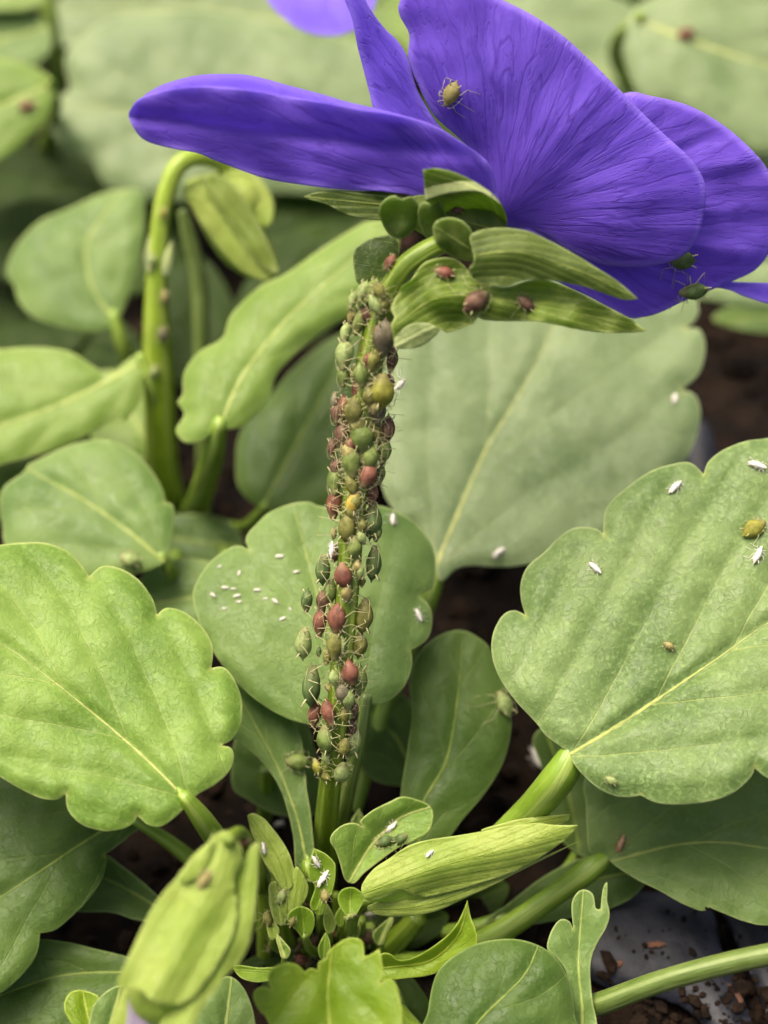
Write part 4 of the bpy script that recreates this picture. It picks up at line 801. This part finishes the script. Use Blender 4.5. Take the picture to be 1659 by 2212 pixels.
def aphid_mat(name, a, b, dark, rough=.5):
    t = NT(name)
    oi = t.n.new('ShaderNodeObjectInfo').outputs['Random']
    co = t.n.new('ShaderNodeTexCoord').outputs['Object']
    add = t.n.new('ShaderNodeVectorMath'); add.operation = 'ADD'; t.l.new(co, add.inputs[0]); t.l.new(t.comb(t.math('MULTIPLY', oi, 30.0), 0.0), add.inputs[1])
    col = t.mix(oi, a, b)
    col = t.mix(t.math('MULTIPLY', t.step(t.noise(3.4, 4, add.outputs[0]), .38, .66), .85), col, dark)
    sp = t.n.new('ShaderNodeSeparateXYZ'); t.l.new(co, sp.inputs[0])
    seg = t.math('SINE', t.math('MULTIPLY', t.math('ADD', sp.outputs[0], t.math('MULTIPLY', t.noise(3, 2, add.outputs[0]), .12)), 60.0))
    col = t.mix(t.step(seg, .5, 1.0, 0, .07), col, dark)
    col = t.mix(t.step(sp.outputs[0], .12, .42, 0, .5), col, (.30, .26, .12))
    bmp = t.bump(t.math('ADD', t.math('MULTIPLY', seg, .07), t.noise(9, 3, add.outputs[0])), .00006, .5)
    m = t.finish(col, t.step(t.noise(5, 3, add.outputs[0]), .3, .7, rough-.06, rough+.22), bmp, .32, None, .3)
    return m
AM = {
 'green': aphid_mat('aphid_green', g(144, 158, 82, 0.87), g(124, 144, 74, 0.87), g(94, 112, 50, 0.82)),
 'dark': aphid_mat('aphid_dark_green', g(98, 120, 66, .85), g(112, 134, 76, .85), g(74, 94, 46, .8)),
 'olive': aphid_mat('aphid_olive', g(146, 146, 72, 0.96), g(124, 124, 64, 0.96), g(92, 92, 40, 0.90)),
 'red': aphid_mat('aphid_red', g(154, 104, 82, .85), g(146, 92, 72, .85), g(104, 66, 50, .8)),
 'maroon': aphid_mat('aphid_maroon', g(132, 102, 80, .85), g(118, 90, 70, .85), g(84, 60, 46, .8)),
 'grey': aphid_mat('aphid_grey', g(134, 128, 104, 0.96), g(118, 112, 86, 0.96), g(88, 80, 58, 0.96)),
 'yellow': aphid_mat('aphid_yellow', g(206, 180, 82, 1.02), g(196, 172, 80, 1.02), g(160, 140, 50, 1.02)),
 'lemon': aphid_mat('aphid_lemon', g(170, 166, 72, 0.84), g(158, 158, 64, 0.84), g(118, 118, 40, 0.84)),
 'pale': aphid_mat('aphid_pale', g(160, 176, 110, 0.96), g(150, 164, 100, 0.96), g(116, 134, 74, 0.96)),
 'tan': aphid_mat('aphid_tan', g(168, 160, 100, 0.96), g(156, 148, 90, 0.96), g(120, 110, 60, 0.96)),
}
LEG = simple('aphid_leg', g(184, 180, 120, .8), g(206, 200, 150, .8), .4, 900, 900, .00002, transl=.2)
SKIN = simple('shed_skin', (.62, .58, .48), (.85, .82, .74), .55, 2, 6, .00005, transl=.25)
SKIN_BROWN = simple('shed_skin_brown', (.28, .14, .06), (.5, .32, .18), .6, 2, 6, .00005, transl=.25)
AME = [aphid_mesh('aphid', 10+i, plump=[1.12, 1.25, 1.0, 1.18][i], ls=1.05) for i in range(4)]
SME = [aphid_mesh('shed_skin', 50+i, plump=.6, shrivel=.8, antenna=False, ls=.75) for i in range(3)]
for me in AME: me.materials.append(AM['green']); me.materials.append(LEG)
for me in SME: me.materials.append(SKIN); me.materials.append(SKIN)
cnt = [0]
def put(name, me, x, y, L, ang, mats, stem=False, lift=0.0):
    """an insect of length L (sheet units) standing on the surface seen at (x, y), head turned to ang in the picture plane"""
    if stem:
        d = np.interp(y, [560, 700, 1100, 1500, 1680, 1850], [141, 143, 145.6, 147.5, 150.5, 160])
        if stem == 1: q = P(x, y, d-1.6)
        else: q = P(x, y, d)
        loc, nrm, _, dist = stem_bvh.find_nearest(Vector(q))
        p = np.array(loc); nrm = np.array(q)-p
        nl = np.linalg.norm(nrm); nrm = nrm/max(nl, 1e-6)
        if nl < .05: nrm = -FWD
        # keep the body where it is seen, feet on the stem
        Lm = L*d/FPX
        p = np.array(q)-nrm*min(nl, max(.17*Lm, 0.0)) if nl > .22*Lm else p
    else:
        p, nrm, dist = surface(x, y); d = dist
        Lm = L*float((p-CAM)@FWD)/FPX
    t = RT*math.cos(math.radians(ang))+UP*math.sin(math.radians(ang)); t = t-nrm*(t@nrm)
    if np.linalg.norm(t) < .2: t = np.cross(nrm, RT)
    t /= np.linalg.norm(t); b = np.cross(nrm, t)
    p = p+nrm*lift
    o = bpy.data.objects.new(name, me); COL.objects.link(o)
    s = Lm*MM*.95
    o.matrix_world = Matrix(((t[0]*s, b[0]*s, nrm[0]*s, p[0]*MM), (t[1]*s, b[1]*s, nrm[1]*s, p[1]*MM), (t[2]*s, b[2]*s, nrm[2]*s, p[2]*MM), (0, 0, 0, 1)))
    for i, m in enumerate(mats):
        o.material_slots[i].link = 'OBJECT'; o.material_slots[i].material = m
    cnt[0] += 1
    return o

CL = {'green': 'plump green aphid in the crowd on the flower stem', 'dark': 'dark green aphid in the crowd on the flower stem', 'olive': 'olive aphid in the crowd on the flower stem',
      'red': 'reddish brown aphid in the crowd on the flower stem', 'maroon': 'dull maroon aphid in the crowd on the flower stem', 'grey': 'greyish brown aphid in the crowd on the flower stem',
      'pale': 'pale green aphid in the crowd on the flower stem', 'tan': 'tiny tan aphid in the crowd on the flower stem'}
# x, y, length, head direction, colour
ON_STEM = [(784, 632, 46, -80, 'pale'), (806, 627, 46, -60, 'green'), (785, 697, 62, -85, 'green'), (760, 686, 34, 200, 'tan'), (829, 732, 74, -92, 'grey'), (746, 768, 66, -85, 'pale'), (845, 779, 52, -75, 'maroon'), (781, 754, 46, -95, 'olive'), (780, 812, 48, -70, 'green'), (768, 843, 54, -100, 'red'),
    (724, 865, 36, 110, 'grey'), (764, 891, 58, -85, 'olive'), (729, 892, 50, -70, 'maroon'), (815, 891, 54, -100, 'grey'), (742, 941, 64, -90, 'maroon'), (783, 949, 68, -65, 'green'), (835, 930, 58, -105, 'maroon'), (827, 976, 54, -110, 'green'), (760, 1000, 66, -90, 'green'), (726, 1010, 40, -80, 'maroon'),
    (725, 1040, 60, -75, 'green'), (794, 1028, 52, -95, 'red'), (820, 1025, 44, -90, 'dark'), (795, 1068, 46, -100, 'red'), (720, 1092, 62, -75, 'red'), (799, 1122, 72, 95, 'dark'), (749, 1136, 60, 90, 'olive'), (722, 1151, 24, 90, 'tan'), (700, 1229, 60, 80, 'dark'), (741, 1241, 52, 90, 'red'),
    (805, 1214, 70, 115, 'dark'), (772, 1223, 28, 90, 'tan'), (720, 1276, 52, 100, 'green'), (699, 1300, 48, -70, 'maroon'), (693, 1346, 62, -80, 'red'), (728, 1338, 60, -90, 'red'), (787, 1328, 70, 85, 'olive'), (776, 1390, 54, 95, 'olive'), (724, 1398, 58, -90, 'olive'), (658, 1387, 64, 130, 'pale'),
    (689, 1409, 22, -90, 'dark'), (782, 1257, 24, -90, 'olive'), (676, 1480, 82, 80, 'dark'), (757, 1455, 52, -85, 'red'), (775, 1474, 68, -95, 'green'), (722, 1466, 32, -85, 'pale'), (711, 1487, 22, -60, 'tan'), (752, 1511, 42, -95, 'pale'), (764, 1533, 34, -110, 'maroon'), (681, 1545, 50, -80, 'red'),
    (710, 1542, 56, -88, 'red'), (706, 1594, 60, 90, 'green'), (761, 1597, 66, 80, 'pale'), (705, 1638, 28, -85, 'pale'), (700, 1674, 34, 180, 'olive'), (738, 1668, 50, 90, 'pale'),
    (805, 780, 46, -88, 'olive'), (800, 860, 46, -80, 'olive'), (812, 660, 44, -70, 'pale'), (838, 830, 44, -95, 'maroon'), (808, 935, 50, -85, 'olive'), (800, 990, 48, -90, 'green'), (760, 1050, 44, -80, 'olive'), (765, 1180, 46, 88, 'green'), (748, 720, 44, -75, 'pale'), (775, 925, 46, -95, 'olive'), (762, 650, 40, -80, 'pale'), (742, 815, 44, -85, 'green'), (742, 880, 46, -80, 'red'), (812, 1150, 40, -90, 'green'), (718, 970, 40, -70, 'maroon')]
fr = random.Random(21)
for q in range(34):
    yy = 625+q*25.5 if q < 22 else 1200+(q-22)*38
    xc = float(np.interp(yy, [p[1] for p in STEM][::-1], [p[0] for p in STEM][::-1]))
    ON_STEM.append((xc+fr.uniform(-34, 30), yy+fr.uniform(-8, 8), fr.uniform(28, 42), fr.choice((-90, -90, 90))+fr.uniform(-35, 35), fr.choice(('olive', 'maroon', 'tan', 'pale', 'grey', 'red', 'olive'))))
for i, (x, y, L, a, c) in enumerate(ON_STEM):
    xs = np.interp(y, [p[1] for p in STEM][::-1], [p[0] for p in STEM][::-1])
    o = put('aphid', AME[i % 4], x, y, L*1.16, a+random.uniform(-18, 18), (AM[c], LEG), stem=1 if abs(x-xs) < 24 else 2)
    zone = next(z for lim, z in ((712, 'just under the bend of the flower stem'), (800, 'on the upper stem above the long olive-yellow aphid'), (900, 'on the stem beside the long olive-yellow aphid'), (1010, 'on the crowded stem between the olive-yellow and the amber aphid'), (1115, 'on the stem close to the amber yellow aphid'), (1200, 'on the stem below the amber yellow aphid'), (1290, 'where the crowd thins halfway down the stem'), (1420, 'on the half-bare lower stem'), (1560, 'near the foot of the stem crowd'), (1800, 'lowest on the stem by the lemon yellow aphid')) if y < lim)
    size = 'large ' if L >= 64 else 'small ' if L <= 36 else ''
    word = {'green': 'plump green', 'dark': 'dark green', 'olive': 'olive', 'red': 'reddish brown', 'maroon': 'dull maroon', 'grey': 'greyish brown', 'pale': 'pale green', 'tan': 'tan'}[c]
    tag(o, size+word+' aphid '+zone, 'aphid', {'green': 'green', 'dark': 'dark green', 'olive': 'olive', 'red': 'reddish', 'maroon': 'maroon', 'grey': 'greyish', 'pale': 'pale green', 'tan': 'tiny tan'}[c]+' aphids on the flower stem')
for i, (x, y, L, a, c, st, lab) in enumerate([
    (826, 843, 80, 92, 'lemon', 1, 'long glossy olive-yellow aphid high on the flower stem'),
    (763, 1084, 56, 70, 'yellow', 1, 'bright amber yellow aphid halfway up the flower stem'),
    (685, 1655, 38, 110, 'lemon', 1, 'small lemon yellow aphid at the lower end of the stem cluster'),
    (664, 1300, 54, 240, 'dark', 2, 'dark green aphid sticking out sideways from the stem'),
    (640, 1647, 56, 178, 'green', 0, 'pale green aphid walking on the narrow leaf beside the stem'),
    (877, 532, 56, -110, 'red', 0, 'red aphid tucked in the bend under the flower'),
    (848, 572, 42, -120, 'red', 0, 'small red aphid on the bend of the stem below a larger red one'),
    (957, 594, 48, 170, 'red', 0, 'rusty aphid on the green lobe of the lower sepal'),
    (1025, 648, 68, 35, 'maroon', 0, 'slender brown aphid lying across the lower sepal'),
    (1130, 657, 50, 150, 'maroon', 0, 'squat brown aphid on the middle of the lower sepal'),
    (985, 456, 34, 170, 'maroon', 0, 'dark brown aphid inside the upturned sepal'),
    (975, 203, 60, 245, 'tan', 0, 'lone tan aphid on the back of the largest petal'),
    (1466, 560, 66, 175, 'dark', 0, 'blurred green aphid at the margin of the largest petal'),
    (1492, 622, 72, 178, 'dark', 0, 'blurred green aphid on the half-hidden petal below another'),
    (280, 1210, 50, 160, 'pale', 0, 'pale aphid walking at the edge of a round leaf'),
    (1085, 1522, 62, 105, 'pale', 0, 'pale aphid hanging at the margin of the large right leaf'),
    (1632, 1146, 60, 35, 'lemon', 0, 'lemon yellow aphid on the large grey-green leaf'),
    (1443, 1395, 30, 150, 'tan', 0, 'tiny tan aphid in the middle of the large grey-green leaf'),
    (1320, 1686, 30, 150, 'pale', 0, 'tiny pale aphid near the lower margin of the large grey-green leaf'),
    (676, 2040, 44, 60, 'maroon', 0, 'maroon aphid behind the scalloped lime leaf'),
    (656, 2066, 46, 250, 'red', 0, 'rosy aphid with spread legs at the edge of the scalloped lime leaf'),
    (582, 2034, 46, 260, 'olive', 0, 'olive aphid beside the large hanging bud'),
    (524, 1814, 34, 70, 'red', 0, 'rosy aphid at the top of the large hanging bud'),
    (666, 1950, 34, 100, 'red', 0, 'small rusty aphid among the youngest leaves of the crown'),
    (795, 2015, 50, 80, 'maroon', 0, 'dark maroon aphid in the shade under the sideways bud'),
    (830, 1820, 46, 200, 'dark', 0, 'dark green aphid inside the folded young stipule'),
    (868, 1812, 36, 30, 'dark', 0, 'smaller grey-green aphid next to the sideways bud'),
    (445, 1900, 46, 60, 'tan', 0, 'blurred tan aphid on the neck of the large hanging bud'),
    (1483, 75, 40, 20, 'red', 0, 'blurred orange-red aphid on the pale back leaf'),
    (60, 232, 40, 20, 'red', 0, 'blurred reddish aphid on the yellow-green back leaf'),
    (630, 1990, 26, 80, 'olive', 0, 'tiny olive aphid on the small round lime leaf'),
    (610, 1935, 36, 70, 'pale', 0, 'pale green aphid on the slim bud of the crown'), (722, 2012, 34, -60, 'red', 0, 'rosy aphid between the stipules in the middle of the crown'), (640, 2040, 30, 200, 'maroon', 0, 'small maroon aphid beside the two at the scalloped lime leaf'), (705, 1935, 32, 100, 'tan', 0, 'tan aphid on the stipule at the foot of the flower stem'), (760, 1985, 30, 40, 'green', 0, 'green aphid under the cupped young leaf'), (575, 1985, 34, 100, 'olive', 0, 'olive aphid on a pointed stipule beside the hanging bud'),
    (330, 560, 34, 95, 'pale', 0, 'blurred pale aphid beside the bracts of the bright back stem'), (352, 640, 34, 90, 'tan', 0, 'blurred tan aphid on the bright back stem below the bracts'), (350, 720, 36, 95, 'grey', 0, 'blurred greyish aphid halfway down the bright back stem'), (335, 800, 32, 80, 'pale', 0, 'blurred pale aphid low on the bright back stem'), (352, 460, 30, 100, 'lemon', 0, 'blurred yellowish aphid under the hook of the bright back stem')]):
    put_o = put('aphid', AME[(i+1) % 4], x, y, L, a, (AM[c], LEG), stem=st); tag(put_o, lab, 'aphid')
# shed skins
for i, (x, y, L, a, lab, br) in enumerate([
    (865, 830, 46, 8, 'cream shed skin sticking out from the upper stem cluster', 0),
    (1460, 1055, 42, 50, 'white shed skin near the notch at the top of the large grey-green leaf', 0), (1637, 1008, 44, -25, 'white shed skin at the far tip of the large grey-green leaf', 0),
    (1637, 1200, 46, 65, 'white shed skin just below the lemon yellow aphid', 0), (1286, 1230, 38, -50, 'white shed skin on the lobe of the large grey-green leaf', 0),
    (1078, 1194, 36, 40, 'white shed skin at the base of the broad pale leaf', 0), (1457, 864, 32, 80, 'white shed skin at a notch of the broad pale leaf', 0),
    (847, 1123, 32, 80, 'white shed skin on the round leaf right of the stem', 0), (905, 1331, 34, -70, 'white shed skin near the notched margin of the round leaf', 0),
    (1158, 1640, 52, -75, 'cream shed skin on the stalk of the large grey-green leaf', 0), (845, 1783, 40, 55, 'white shed skin inside the folded young stipule', 0),
    (929, 1846, 26, 60, 'small white shed skin on the sideways bud', 0), (680, 1862, 34, -50, 'white shed skin on the youngest stipule', 0), (601, 1781, 30, 10, 'cream shed skin on the stalk behind the small bud', 0),
    (570, 1832, 30, -80, 'white shed skin on the slim bud', 0), (702, 1898, 44, 60, 'greyish shed skin in the centre of the crown', 0), (806, 1975, 34, 20, 'pale shed skin below the sideways bud', 0),
    (1340, 1822, 44, 65, 'orange-brown shed skin at the base of the lower right leaf', 1), (717, 1187, 40, 75, 'greenish white shed skin on the left side of the stem', 0), (749, 1288, 24, 60, 'tiny white shed skin on the bare part of the stem', 0),
    (640, 1236, 16, 20, 'bright white fleck on the round leaf left of the stem', 0), (611, 1337, 17, 30, 'bright white fleck low on the round leaf left of the stem', 0)]):
    m = SKIN_BROWN if br else SKIN
    st = 1 if (i in (0, 18, 19)) else 0
    tag(put('shed_skin', SME[i % 3], x, y, L, a, (m, m), stem=st), lab, 'shed skin')
for i, (x, y, L, a) in enumerate([(475, 1224, 12, 40), (517, 1238, 14, 80), (487, 1270, 16, 0), (505, 1272, 12, 0), (461, 1286, 16, -40), (513, 1288, 18, 20), (517, 1301, 14, 10), (485, 1315, 12, 0), (556, 1275, 16, 0), (574, 1294, 12, 0), (595, 1300, 18, -40), (605, 1203, 20, 0), (627, 1316, 10, -50)]):
    tag(put('shed_skin', SME[i % 3], x, y, L, a, (SKIN, SKIN)), 'tiny pale fleck of shed skin on the round leaf behind the stem', 'shed skin', 'pale flecks on the round leaf')
print('objects', len(bpy.data.objects), 'insects', cnt[0], 'tris', sum(len(m.polygons) for m in bpy.data.meshes))
